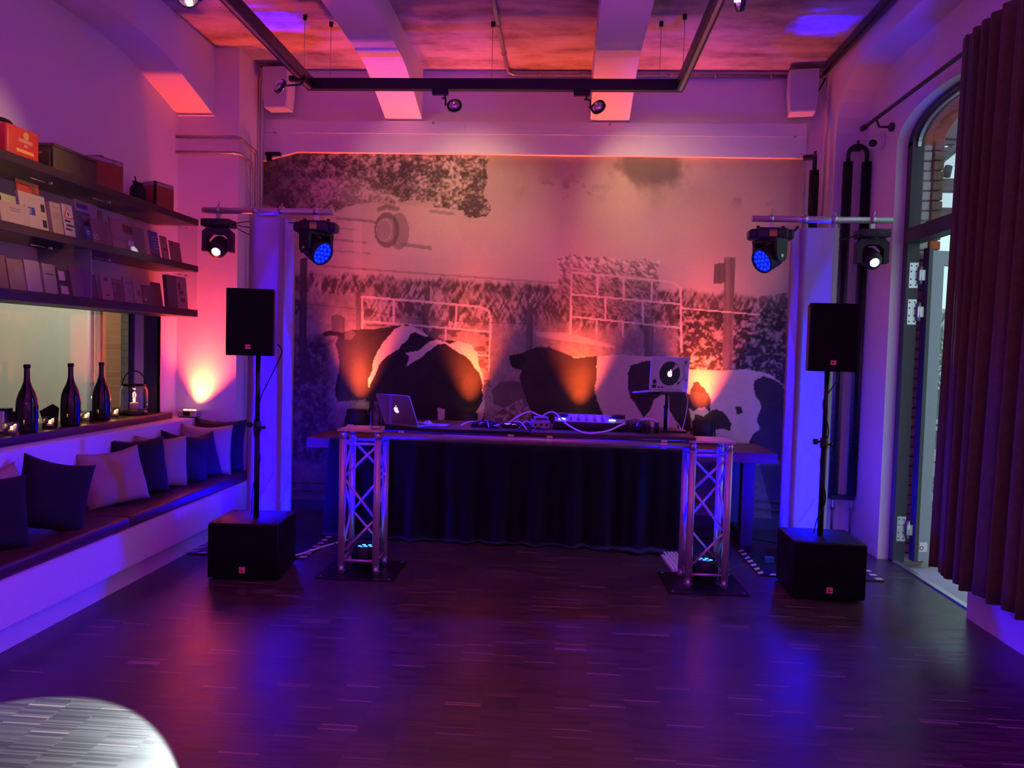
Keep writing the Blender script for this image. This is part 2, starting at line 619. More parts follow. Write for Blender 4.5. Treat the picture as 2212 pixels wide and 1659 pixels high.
# ------------------------------------------------------------------ the mural: one printed photograph on the back wall
def make_mural():
    x0, x1, z0, z1 = -2.935, 2.145, 0.10, 3.43
    nx, nz = 640, 424
    xs = np.linspace(x0, x1, nx)
    zs = np.linspace(z0, z1, nz)
    X, Z = np.meshgrid(xs, zs)
    # layout units of the print (about 4.3 mm each), keystoned a little on the wall
    ku, kv, kw = (1207.523962, 216.536972, -0.455095), (1123.567930, -0.719153, -231.791069), (1.000000, -0.009049, -0.005961)
    den = kw[0] + kw[1] * X + kw[2] * Z
    U, V = (ku[0] + ku[1] * X + ku[2] * Z) / den, (kv[0] + kv[1] * X + kv[2] * Z) / den
    rs = np.random.RandomState(3)
    tabs = {}
    def vn(sx, sy, seed, uu=None, vv=None):
        uu = U if uu is None else uu
        vv = V if vv is None else vv
        T = np.random.RandomState(seed).rand(64, 64)
        a, b = uu / sx, vv / sy
        i, j = np.floor(a).astype(int), np.floor(b).astype(int)
        fa, fb = a - i, b - j
        fa, fb = fa * fa * (3 - 2 * fa), fb * fb * (3 - 2 * fb)
        q = lambda di, dj: T[(j + dj) % 64, (i + di) % 64]
        return (q(0, 0) * (1 - fa) + q(1, 0) * fa) * (1 - fb) + (q(0, 1) * (1 - fa) + q(1, 1) * fa) * fb
    def fbm(s, seed, o=4, ax=1.0, uu=None, vv=None):
        t, w, out = 1.0, 0.0, 0.0
        for k in range(o):
            out = out + t * vn(s * ax / 2 ** k, s / 2 ** k, seed + k, uu, vv)
            w += t
            t *= 0.6
        return out / w
    def inside(p, uu=None, vv=None):
        uu = U if uu is None else uu
        vv = V if vv is None else vv
        m = np.zeros(uu.shape, bool)
        n = len(p)
        for i in range(n):
            (ax, ay), (bx, by) = p[i], p[(i + 1) % n]
            if ay == by:
                continue
            c = ((ay > vv) != (by > vv)) & (uu < (bx - ax) * (vv - ay) / (by - ay) + ax)
            m ^= c
        return m
    def sstep(a, b, x):
        t = np.clip((x - a) / (b - a), 0, 1)
        return t * t * (3 - 2 * t)
    def blob(cx, cy, rx, ry):
        return np.exp(-(((U - cx) / rx) ** 2 + ((V - cy) / ry) ** 2))
    def seg(p, w):
        m = np.zeros(U.shape, bool)
        for (ax, ay), (bx, by) in zip(p[:-1], p[1:]):
            L2 = (bx - ax) ** 2 + (by - ay) ** 2
            t = np.clip(((U - ax) * (bx - ax) + (V - ay) * (by - ay)) / L2, 0, 1)
            m |= (U - ax - t * (bx - ax)) ** 2 + (V - ay - t * (by - ay)) ** 2 < w * w
        return m
    def mixin(g, m, val):
        return g * (1 - m) + val * m
    wob = lambda s, a, seed: ((fbm(s, seed, 3) - 0.5) * a, (fbm(s, seed + 9, 3) - 0.5) * a)
    n1, n2, n3 = fbm(70, 1), fbm(26, 11, 5), fbm(9, 21, 3)
    # drifting dust and sky
    g = 0.50 + 0.14 * (fbm(170, 31, 4, 1.6) - 0.5) * 2
    g = mixin(g, 0.8 * blob(1250, 560, 300, 110), 0.62)
    g = mixin(g, 0.6 * blob(1600, 480, 160, 130) * 1.0, 0.50)
    g = mixin(g, 0.55 * blob(1010, 520, 110, 90), 0.56)
    # tree top right, hanging in the mist
    soft = fbm(60, 151, 5)
    t = sstep(0.36, 0.72, soft + 0.4 * (blob(1395, 358, 95, 32) - 0.35)) * np.clip(blob(1395, 362, 120, 52) * 1.5, 0, 1)
    g = mixin(g, t * 0.8, 0.17)
    g = mixin(g, 0.45 * blob(1415, 400, 20, 50), 0.2)
    t = sstep(0.50, 0.64, n2) * np.clip(blob(1215, 412, 75, 26) * 1.3, 0, 1)
    g = mixin(g, t * 0.55, 0.26)
    g = mixin(g, sstep(0.55, 0.7, n2) * blob(1620, 425, 60, 24) * 0.6, 0.25)
    g = mixin(g, 0.30 * sstep(370, 344, V) * sstep(1000, 1200, U), 0.25)
    # bushes top left
    du, dv = wob(60, 60, 41)
    edge = (U + du < 1052) & (V + dv < 447 - 18 * np.sin(U / 60.0))
    b = edge.astype(float)
    fine = 0.35 * fbm(44, 141, 3) + 0.40 * fbm(13, 145, 3) + 0.25 * vn(4.2, 3.6, 149)
    tex = 0.66 * sstep(0.34, 0.70, fine)
    dark = sstep(720, 590, U)
    bush = 0.10 + tex * (1 - 0.75 * dark) * 0.85
    bush = mixin(bush, 0.8 * blob(915, 375, 60, 30) * sstep(0.62, 0.40, fine), 0.09)
    bush = mixin(bush, 0.45 * blob(760, 420, 60, 30), 0.52)
    g = mixin(g, b * 0.92, bush)
    # ghost of a racing car in the dust
    g = mixin(g, 0.6 * inside([(700, 470), (770, 440), (840, 438), (905, 446), (975, 455), (978, 470), (1000, 520), (960, 560), (700, 560)]), 0.60)
    for p, w, val in (([(728, 472), (800, 478), (815, 482)], 3, 0.40), ([(705, 516), (790, 524)], 2.5, 0.42), ([(820, 452), (835, 447), (858, 452)], 5, 0.34),
                      ([(930, 456), (978, 462)], 3.5, 0.42), ([(700, 492), (772, 496)], 1.8, 0.46), ([(700, 540), (800, 548)], 2, 0.46), ([(870, 528), (930, 536)], 4, 0.40)):
        g = mixin(g, 0.8 * seg(p, w), val - 0.08)
    rr = ((U - 836) / 27.0) ** 2 + ((V - 497) / 38.0) ** 2
    g = mixin(g, 0.85 * ((rr < 1.0) & (rr > 0.48)), 0.17 + 0.08 * n3)
    g = mixin(g, 0.8 * (rr <= 0.48), 0.36)
    rr = ((U - 830) / 17.0) ** 2 + ((V - 497) / 25.0) ** 2
    g = mixin(g, 0.7 * ((rr < 1.0) & (rr > 0.72)), 0.55)
    rr = ((U - 862) / 22.0) ** 2 + ((V - 500) / 40.0) ** 2
    g = mixin(g, 0.55 * (rr < 1) * (U > 850), 0.20)
    g = mixin(g, 0.6 * inside([(762, 478), (782, 478), (782, 600), (766, 600)]), 0.66)
    # pale verge and road
    g = mixin(g, 0.5 * ((V > 548 + (U - 800) * 0.045) & (V < 600 + (U - 800) * 0.055)), 0.55)
    g = mixin(g, 0.6 * seg([(700, 575), (900, 590), (1210, 612), (1500, 640), (1740, 655)], 2), 0.28)
    # rough grass bank
    top = 588 + (U - 700) * 0.052 + 22 * (fbm(40, 51, 3) - 0.5) + 10 * (vn(4, 60, 52) - 0.5)
    gm = sstep(-4, 10, V - top)
    strand = vn(4.4, 22, 61, U + 0.5 * V + 14 * n2, V) * 0.27 + vn(3.4, 13, 62, U - 0.35 * V + 18 * n1, V) * 0.25 + fbm(16, 64, 4) * 0.48
    grass = 0.13 + 0.34 * sstep(0.36, 0.68, strand) * (0.5 + 0.9 * n1)
    g = mixin(g, gm, grass)
    # trampled earth below the bank
    em = sstep(-14, 18, V - (690 + (U - 700) * 0.03 + 40 * (n1 - 0.5)))
    earth = 0.27 + 0.20 * (n3 - 0.4) + 0.10 * n1
    g = mixin(g, em * 0.9, earth)
    g = mixin(g, 0.8 * inside([(652, 630), (780, 640), (782, 760), (700, 800), (652, 760)]), 0.36 + 0.2 * (n3 - 0.5))
    g = mixin(g, sstep(0.55, 0.66, vn(20, 6, 63)) * 0.7 * inside([(790, 700), (1060, 715), (1060, 860), (820, 760)]), 0.09)
    g = mixin(g, 0.7 * inside([(1155, 716), (1230, 718), (1330, 748), (1330, 752), (1160, 728)]), 0.55)
    # dark meadow at the left foot
    dm = sstep(735, 700, U + 14 * (n1 - 0.5) * 2) * sstep(712, 740, V)
    g = mixin(g, dm, 0.09 + 0.16 * sstep(0.4, 0.7, 0.5 * strand + 0.5 * n3))
    # straw bale
    du, dv = wob(16, 18, 71)
    bm_ = inside([(1206, 560), (1235, 553), (1300, 556), (1425, 566), (1420, 640), (1400, 690), (1232, 672), (1205, 620)], U + du, V + dv)
    straw = 0.20 + 0.42 * sstep(0.30, 0.74, vn(12, 4, 72, U + 1.2 * V, V - 0.6 * U) * 0.4 + vn(4, 14, 73, U - 0.7 * V, V) * 0.35 + vn(3.4, 3.4, 74) * 0.25)
    straw = straw * (0.55 + 0.55 * sstep(640, 560, V)) + 0.06
    g = mixin(g, bm_, straw)
    # ivy bank at the right
    iv = sstep(-8, 8, U - (1462 + 12 * (n1 - 0.5))) * sstep(660, 674, V + 10 * (n2 - 0.5)) * sstep(1710, 1690, U)
    leaf = 0.07 + 0.36 * sstep(0.42, 0.74, 0.4 * vn(11, 9, 81) + 0.35 * vn(5.5, 5, 82) + 0.25 * vn(3.2, 3, 83)) * (0.6 + 0.8 * n1)
    g = mixin(g, iv, leaf)
    g = mixin(g, 0.8 * inside([(1640, 640), (1700, 632), (1700, 668), (1640, 660)]) * sstep(0.35, 0.6, n2), 0.12)
    # posts
    for p, val in (([(648, 560), (664, 556), (662, 830), (646, 830)], 0.11), ([(716, 684), (728, 678), (746, 686), (744, 730), (716, 720)], 0.20),
                   ([(769, 638), (776, 630), (784, 640), (783, 712), (770, 712)], 0.20), ([(917, 622), (930, 622), (924, 735), (912, 735)], 0.14),
                   ([(1138, 656), (1152, 653), (1150, 760), (1136, 760)], 0.18), ([(1390, 686), (1412, 684), (1410, 785), (1392, 785)], 0.19),
                   ([(1564, 556), (1588, 556), (1582, 800), (1560, 800)], 0.24), ([(1543, 570), (1566, 568), (1566, 612), (1541, 612)], 0.16)):
        g = mixin(g, inside(p) * 0.92, val * (0.7 + 0.6 * vn(6, 90, 90)))
    # tubular gates
    rail = [([(782, 641), (930, 653), (1038, 663), (1056, 672), (1060, 692), (1056, 800)], 2.3), ([(783, 641), (783, 712)], 2.2), ([(784, 694), (900, 703), (1056, 717)], 2.0),
            ([(851, 648), (850, 700)], 2.2), ([(986, 660), (984, 710)], 2.2), ([(1032, 768), (1056, 769)], 1.8), ([(963, 706), (962, 740)], 1.6),
            ([(1235, 588), (1330, 597), (1455, 610), (1470, 622), (1472, 760)], 2.4), ([(1235, 586), (1232, 720)], 2.4), ([(1236, 636), (1470, 657)], 2.0), ([(1236, 684), (1468, 708)], 2.0),
            ([(1291, 593), (1290, 640)], 2.0), ([(1348, 598), (1347, 648)], 2.0), ([(1408, 604), (1407, 652)], 2.0), ([(1308, 643), (1307, 690)], 2.0), ([(1389, 651), (1388, 698)], 2.0),
            ([(1289, 690), (1289, 722)], 1.8), ([(1346, 695), (1346, 728)], 1.8), ([(1474, 666), (1640, 680)], 1.6)]
    for p, w in rail:
        g = mixin(g, seg(p, w) * 0.95, 0.64)
    g = mixin(g, seg([(655, 655), (770, 668), (900, 690), (1140, 700)], 0.9) * 0.6, 0.12)
    # left cow: black with white saddle, brown head at the far left
    black = 0.035 + 0.03 * n2
    du, dv = wob(14, 8, 101)
    body = inside([(733, 722), (760, 712), (800, 712), (840, 706), (880, 702), (915, 716), (940, 735), (975, 735), (1000, 742), (1022, 752), (1036, 790), (1045, 830), (1046, 900),
                   (1040, 950), (1000, 1010), (820, 1010), (795, 960), (792, 905), (800, 868), (728, 868), (724, 840), (732, 806), (733, 770), (724, 742)], U + du * 0.5, V + dv * 0.5)
    g = mixin(g, body, black)
    head = inside([(733, 722), (762, 712), (800, 714), (806, 760), (800, 868), (728, 868), (736, 800), (727, 742)])
    g = mixin(g, head * sstep(806, 770, U), 0.075 + 0.03 * n2)
    horn = seg([(702, 722), (712, 720), (728, 721), (750, 728)], 5)
    g = mixin(g, horn, 0.06)
    g = mixin(g, 0.8 * inside([(746, 716), (760, 712), (770, 722), (758, 734), (744, 732)]), 0.22)
    white = 0.66 - 0.06 * n1
    du, dv = wob(20, 7, 105)
    for p in ([(812, 768), (826, 740), (846, 716), (866, 704), (888, 703), (910, 714), (924, 728), (918, 730), (896, 718), (886, 722), (880, 732), (862, 752), (836, 768), (818, 790), (806, 822), (796, 838), (794, 832)],
              [(876, 764), (902, 760), (926, 740), (946, 734), (962, 738), (976, 744), (982, 752), (962, 742), (946, 744), (926, 758), (904, 778), (878, 790), (884, 772)],
              [(966, 744), (990, 738), (1016, 744), (1030, 760), (1036, 790), (1046, 826), (1046, 900), (1030, 930), (1028, 894), (1042, 862), (1044, 830), (1034, 806), (1008, 770), (986, 758)],
              [(945, 884), (960, 884), (958, 918), (946, 918)]):
        g = mixin(g, inside(p, U + du, V + dv).astype(float), white)
    # muzzle between the two cows and straw heap
    g = mixin(g, inside([(1062, 846), (1080, 826), (1110, 820), (1138, 828), (1142, 856), (1124, 876), (1092, 880), (1066, 872)], U + du, V + dv), 0.13 + 0.1 * n2)
    heap = inside([(1060, 930), (1075, 890), (1110, 868), (1150, 856), (1190, 862), (1220, 885), (1230, 930)], U + du, V + dv)
    g = mixin(g, heap, 0.18 + 0.28 * sstep(0.45, 0.7, n3))
    g = mixin(g, inside([(728, 868), (792, 862), (794, 884), (728, 884)]) * 0.8, 0.34 + 0.3 * (n3 - 0.5))
    # right cow: dark head and shoulder, white barrel with dark patches
    du, dv = wob(26, 9, 111)
    cow = inside([(1104, 782), (1106, 768), (1124, 764), (1140, 758), (1160, 750), (1186, 748), (1204, 758), (1240, 772), (1290, 770), (1340, 766), (1400, 770), (1440, 778), (1490, 798),
                  (1560, 800), (1610, 798), (1660, 806), (1688, 828), (1694, 860), (1696, 1000), (1690, 1150), (1660, 1150), (1650, 1010), (1300, 1010), (1180, 960), (1150, 905), (1140, 870), (1128, 838), (1122, 815), (1128, 800), (1112, 796)], U + du * 0.4, V + dv * 0.4)
    g = mixin(g, cow, 0.62 - 0.07 * n1 - 0.06 * (n3 - 0.5))
    dk = [[(1100, 740), (1204, 740), (1240, 776), (1292, 768), (1290, 800), (1284, 840), (1292, 872), (1306, 905), (1300, 1010), (1100, 1010)],
          [(1364, 790), (1388, 784), (1410, 780), (1440, 790), (1450, 830), (1440, 850), (1412, 862), (1402, 890), (1390, 902), (1378, 880), (1364, 860), (1354, 838), (1356, 808)],
          [(1452, 830), (1470, 836), (1490, 850), (1492, 930), (1476, 940), (1452, 900), (1440, 870)],
          [(1492, 842), (1498, 828), (1508, 824), (1520, 838), (1534, 862), (1536, 890), (1524, 880), (1512, 882), (1500, 890), (1490, 880)],
          [(1500, 896), (1520, 900), (1540, 884), (1562, 890), (1580, 915), (1578, 930), (1556, 926), (1530, 930), (1500, 935)],
          [(1588, 880), (1600, 878), (1604, 892), (1592, 894)],
          [(1628, 824), (1650, 812), (1676, 820), (1700, 840), (1700, 1010), (1660, 985), (1630, 965), (1618, 955), (1624, 940), (1640, 925), (1634, 905), (1644, 880), (1640, 866), (1630, 848)]]
    for p in dk:
        m = inside(p, U + du, V + dv) & cow
        g = mixin(g, m.astype(float), 0.05 + 0.04 * n2)
    g = mixin(g, (inside([(1490, 846), (1530, 850), (1534, 882), (1500, 884)], U + du, V + dv) * 0.5).astype(float), 0.12)
    g = mixin(g, inside([(1100, 768), (1122, 762), (1136, 776), (1124, 796), (1106, 796)], U + du, V + dv), 0.05)
    # yard below the animals
    low = sstep(985, 1010, V)
    yard = 0.24 + 0.14 * (n1 - 0.5) + 0.12 * (n3 - 0.5)
    yard = mixin(yard, inside([(1640, 1000), (1690, 1000), (1686, 1140), (1668, 1140), (1660, 1080)], U + du, V + dv) * 0.8, 0.06)
    g = mixin(g, low, yard)
    g = np.clip(g * (1.06 + 0.16 * sstep(1250, 1500, U)), 0.02, 0.82)
    g = 0.76 * (g / 0.82) ** 1.22
    g = g * (0.97 + 0.06 * vn(2.5, 2.5, 131))
    vs = np.stack([X, np.full_like(X, YB - 0.004), Z], -1).reshape(-1, 3)
    idx = np.arange(nx * nz).reshape(nz, nx)
    q = np.stack([idx[:-1, :-1], idx[:-1, 1:], idx[1:, 1:], idx[1:, :-1]], -1).reshape(-1, 4)
    me = bpy.data.meshes.new('wall_mural')
    me.vertices.add(nx * nz)
    me.vertices.foreach_set('co', vs.astype(np.float32).ravel())
    me.loops.add(q.size)
    me.loops.foreach_set('vertex_index', q.astype(np.int32).ravel())
    me.polygons.add(len(q))
    me.polygons.foreach_set('loop_start', np.arange(0, q.size, 4, dtype=np.int32))
    me.polygons.foreach_set('loop_total', np.full(len(q), 4, dtype=np.int32))
    me.update()
    me.validate()
    at = me.color_attributes.new('print', 'FLOAT_COLOR', 'POINT')
    gg = g.reshape(-1)
    c = np.stack([gg * 1.05, gg * 0.93, gg * 0.64, np.ones_like(gg)], -1)
    at.data.foreach_set('color', c.astype(np.float32).ravel())
    me.materials.append(M['mural'])
    return tag(link('wall_mural', me), 'sepia photo mural of cows, gates and a racing car in dust', 'mural')
make_mural()

# ------------------------------------------------------------------ next room behind the hatch
g = G()
g.b6(-7.4, -3.72, 2.0, 2.1, -0.1, 3.2)
g.b6(-7.5, -7.4, 2.0, 8.6, -0.1, 3.2)
g.b6(-7.4, -5.53, 8.25, 8.45, -0.1, 3.2)
g.b6(-5.53, -5.12, 8.10, 8.45, -0.1, 3.2)
struct(g.build('wall_next_room', M['cream']))
struct(G().b6(-7.5, -3.72, 2.0, 8.6, 3.2, 3.3).build('ceiling_next_room', M['cream']))
struct(G().b6(-7.5, -3.72, 2.0, 8.6, -0.12, 0.0).build('floor_next_room', M['tablewood']))
struct(G().b6(-5.12, -4.885, 8.2, 8.45, -0.1, 3.2).build('wall_brick_orange_lit', brick_mat('orange_lit_brick', (0.42, 0.15, 0.07), (0.50, 0.20, 0.10), (0.42, 0.24, 0.15))))  # orange light on this stretch of brick is put into its colour
struct(G().b6(-4.885, -3.72, 8.2, 8.45, -0.1, 3.2).build('wall_brick_dark', brick_mat('dark_brick', (0.10, 0.08, 0.06), (0.15, 0.11, 0.08), (0.07, 0.055, 0.045))))
t = tag(G().tube([(-5.16, 8.06, 0.02), (-5.16, 8.06, 3.18)], 0.022, 10).build('water_pipe', M['white']), 'pale vertical pipe beside the brick in the next room', 'pipe')
t = thing('ceiling_lamp', 'round ceiling lamp lighting the cream next room', 'lamp', (-5.6, 6.2, 3.2))
G().lathe([(0.0, 0), (0.14, 0), (0.14, -0.03), (0.0, -0.03)]).build('mount', M['white'], t)
G().sphere((0, 0, -0.14), 0.13, 8).build('globe', emis('globe_glow', (1.0, 0.95, 0.8), 0.5, (0.6, 0.6, 0.55)), t)
spot('next_room_beam', t, (0, 0.1, -0.30), (-0.25, 2.2, -1.5), P_NEXT, (1.0, 0.98, 0.80), 95, 0.8, 0.1)

w = struct(G().b6(-3.72, -3.69, 6.355, 6.40, 0.985, 1.87).b6(-3.72, -3.69, 2.4, 6.40, 1.84, 1.87).b6(-3.60, XLR + 0.012, 6.385, 6.42, 0.985, 1.87).build('window_1', M['frame']))
G().b6(-3.74, -3.375, 2.4, 6.45, 0.93, 0.985, 0.004).build('window_sill', M['darkwood'], w)
G().b6(-3.708, -3.702, 2.4, 6.36, 0.985, 1.84).build('pane', M['glass'], w)
struct(G().b6(XLR, XLR + 0.012, 6.385, 6.41, 0.93, 1.87).build('trim_4', M['white']))

# ------------------------------------------------------------------ doorway on the right
d = thing('door_1', '', '', (0, 0, 0))
del d['label'], d['category']
struct(d)
g = G()
g.b6(2.655, 2.745, 6.245, DY1, 0.0, DSP + 0.03)
g.b6(2.655, 2.73, DY0, DY0 + 0.07, 0.0, DSP + 0.03)
Ao, Ai = door_arch(24), door_arch(24, DA - 0.075, DRISE - 0.03)
for i in range(24):
    g.prism([Ao[i], Ao[i + 1], Ai[i + 1], Ai[i]], 2.655, 2.74, 'yz')
g.build('frame', M['frame'], d)
G().b6(2.64, 2.76, DY0 + 0.05, DY1 - 0.08, 2.52, 2.63).build('transom', M['frame'], d)
fan = [(DY0 + 0.07, 2.63)] + [(y, z) for y, z in reversed(Ai)] + [(DY1 - 0.07, 2.63)]
G().prism(fan, 2.695, 2.70, 'yz').build('fanlight_pane', M['glass'], d)
g = G()
for i in range(24):
    a0, a1 = Ai[i], Ai[i + 1]
    b0, b1 = (DYC + (a0[0] - DYC) * 0.97, a0[1] - 0.015), (DYC + (a1[0] - DYC) * 0.97, a1[1] - 0.015)
    g.prism([a0, a1, b1, b0], 2.69, 2.715, 'yz')
g.build('glazing_bead', M['steel'], d)
G().b6(2.655, 2.70, DY0, DY1 - 0.02, 0.0, 0.012).build('threshold', M['steel'], d)
# open leaf, hinged at the far jamb
leaf = bpy.data.objects.new('leaf', None)
COL.objects.link(leaf)
leaf.parent = d
leaf.location = (2.815, 6.215, 0.03)
leaf.rotation_euler = (0, 0, R(14))
g = G()
LW, LH = 0.86, 2.43
g.b6(0, 0.10, -0.03, 0.03, 0, LH).b6(LW - 0.10, LW, -0.03, 0.03, 0, LH).b6(0.10, LW - 0.10, -0.03, 0.03, LH - 0.11, LH).b6(0.10, LW - 0.10, -0.03, 0.03, 0, 0.18)
g.build('leaf_frame', M['doorgrey'], leaf)
G().b6(0.10, LW - 0.10, -0.004, 0.004, 0.18, LH - 0.11).build('leaf_pane', M['glass'], leaf)
G().b6(0.10, LW - 0.10, -0.034, -0.024, 0.175, 0.195).build('weather_bar', M['steel'], leaf)
G().b6(-0.035, -0.002, -0.032, 0.032, 0, LH + 0.02).build('leaf_edge', M['frame'], leaf)
G().b6(0.006, 0.075, -0.033, -0.030, 0.075, 0.150).build('sticker', M['white'], leaf)
G().lathe([(0.011, 0), (0.018, 0)], Matrix.Translation((0.026, -0.0335, 0.105)) @ Matrix.Rotation(R(90), 4, 'X'), 16).build('sticker_mark', M['badgeink'], leaf)
for zc in (2.27, 1.985, 0.27):
    h = G().b6(2.672, 2.742, 6.239, 6.247, zc - 0.10, zc + 0.10, 0.002, 1).build('hinge', M['steel'], d)
    G().b6(2.735, 2.82, 6.205, 6.222, zc - 0.042, zc + 0.042, 0.002, 1).cyl((2.752, 6.218, zc - 0.07), (2.752, 6.218, zc + 0.07), 0.014, n=10).build('knuckle', M['steel'], h)
    g = G()
    for sx in (0.012, 0.05):
        for sz in (-0.075, -0.03, 0.03, 0.075):
            g.cyl((2.675 + sx, 6.236, zc + sz), (2.675 + sx, 6.241, zc + sz), 0.006, n=8)
    g.build('screws', M['frame'], h)
# exposed brick reveal outside the frame, brick by brick
rv = struct(G().b6(2.75, 2.915, DY1, DY1 + 0.6, -0.05, DSP + 0.5).build('wall_outer_reveal', mat('grey_mortar', (0.38, 0.35, 0.32), 0.95)))
bmA = G().box((0, 0, 0), (0.074, 0.05, 0.068), None, 0.006, 1).mesh('brick')
bmB = G().box((0, 0, 0), (0.080, 0.05, 0.068), None, 0.006, 1).mesh('brick')
b_white = mat('whitewashed_brick', (0.52, 0.47, 0.43), 0.95, var=0.35, scale=14, bump=0.4, bscale=40)
b_brown = mat('weathered_brick', (0.24, 0.15, 0.11), 0.95, var=0.3, scale=10, bump=0.4, bscale=40)
b_red = mat('orange_red_brick', (0.55, 0.13, 0.05), 0.95, var=0.2, scale=10, bump=0.4, bscale=40)
bmA.materials.append(b_white)
bmB.materials.append(b_brown)
bmC = bmB.copy()
bmC.materials.clear()
bmC.materials.append(b_red)
for i in range(47):
    z = 0.03 + i * 0.0775
    j = random.uniform(-0.006, 0.006)
    link('brick', bmA, rv, (2.790, DY1 - 0.012 + j, z), (0, 0, random.uniform(-0.03, 0.03)))
    j = random.uniform(-0.004, 0.004)
    link('brick', bmB if z > 2.62 else bmC, rv, (2.873, DY1 - 0.030 + j, z), (0, 0, random.uniform(-0.02, 0.02)))
bmD = G().box((0, 0, 0), (0.16, 0.072, 0.115), None, 0.006, 1).mesh('brick')
bmD.materials.append(b_red)
Ao2 = door_arch(22, DA + 0.02, DRISE + 0.03)
for i in range(22):
    (y0, z0), (y1, z1) = Ao2[i], Ao2[i + 1]
    a = math.atan2(z1 - z0, y1 - y0)
    link('brick', bmD, rv, (2.832, (y0 + y1) / 2, (z0 + z1) / 2), (a, 0, 0))
# ------------------------------------------------------------------ outside
struct(G().b6(2.66, 16, -2, 18, -0.15, -0.035).build('ground_terrace', mat('pale_terrace_paving', (0.42, 0.41, 0.39), 0.9, var=0.15, scale=3)))
wgrey = wood_mat('weathered_timber', (0.10, 0.095, 0.09), (0.20, 0.19, 0.18), 0.8, 0)
pg = thing('pergola', 'weathered timber pergola seen through the arched fanlight', 'pergola', (0, 0, 0))
for z0, z1, y in ((3.82, 4.05, 8.0), (3.31, 3.425, 8.0), (3.04, 3.175, 8.2)):
    G().b6(2.9, 7.0, y, y + 0.14, z0, z1).build('beam', wgrey, pg)
G().b6(3.0, 7.0, 8.02, 8.10, 3.70, 3.735).build('batten', wgrey, pg)
G().b6(3.0, 7.0, 8.02, 8.10, 3.77, 3.80).build('batten', wgrey, pg)
G().cyl((3.35, 8.05, 3.32), (3.95, 8.05, 3.85), 0.05, n=4, smooth=False).build('brace', wgrey, pg)
G().b6(6.4, 6.55, 8.0, 8.15, -0.035, 3.9).build('post', wgrey, pg)
fl = thing('flood_lamp', 'small clear floodlight on the pergola beam', 'lamp', (3.70, 7.94, 3.43))
G().cyl((0, 0, 0), (0.03, 0, 0.10), 0.045, 0.035, 10).build('base', M['frame'], fl)
G().sphere((0.05, 0, 0.15), 0.06, 6).build('globe', M['glass'], fl)
struct(G().b6(3.3, 9, 12.0, 12.2, -0.035, 2.4).build('wall_garden', mat('pale_house_wall', (0.55, 0.50, 0.45), 0.9)))
leafm = mat('grey_green_leaves', (0.10, 0.16, 0.08), 0.7, var=0.5, scale=5)
def bush(label, c, rx, rz_, n, seed):
    rs = random.Random(seed)
    t = thing('garden_bush', label, 'bush', c)
    g = G()
    for i in range(n):
        p = Vector((rs.gauss(0, 1), rs.gauss(0, 1), rs.gauss(0, 1))).normalized() * rs.random() ** 0.4
        p = Vector((p.x * rx, p.y * rx, rz_ + p.z * rz_))
        s = rs.uniform(0.04, 0.09)
        E_ = Euler((rs.uniform(0, 6), rs.uniform(0, 6), rs.uniform(0, 6))).to_matrix().to_4x4()
        g.add([(-s, 0, 0), (0, -s * 0.35, 0.01), (s, 0, 0), (0, s * 0.35, 0.01)], [(0, 1, 2, 3)], False, Matrix.Translation(p) @ E_)
    f = g.build('foliage', leafm, t)
    f['kind'] = 'stuff'
    G().cyl((0, 0, 0), (0, 0, rz_), 0.03, 0.015, 8).build('stem', M['darkwood'], t)
bush('tall loose garden bush behind the door glass', (3.85, 8.6, -0.03), 0.5, 1.15, 900, 1)
bush('low dark green bush behind the terrace table', (5.4, 10.2, -0.03), 0.6, 0.55, 600, 2)
tb = thing('terrace_table', 'pale terrace table standing outside the open door', 'table', (3.95, 7.7, -0.035))
G().b6(-0.4, 0.4, -0.4, 0.4, 0.70, 0.74).build('table_top', mat('pale_wood_top', (0.5, 0.45, 0.38), 0.6), tb)
for sx in (-0.34, 0.34):
    for sy in (-0.34, 0.34):
        G().b6(sx - 0.025, sx + 0.025, sy - 0.025, sy + 0.025, 0, 0.70).build('leg', M['frame'], tb)
cn = thing('terrace_candle', 'small burning candle on the ground beside the terrace table', 'candle', (3.42, 7.0, -0.035))
G().cyl((0, 0, 0), (0, 0, 0.26), 0.05, n=12).build('holder', M['frame'], cn)
G().sphere((0, 0, 0.30), 0.022, 6, (1, 1, 1.6)).build('flame', M['flame'], cn)

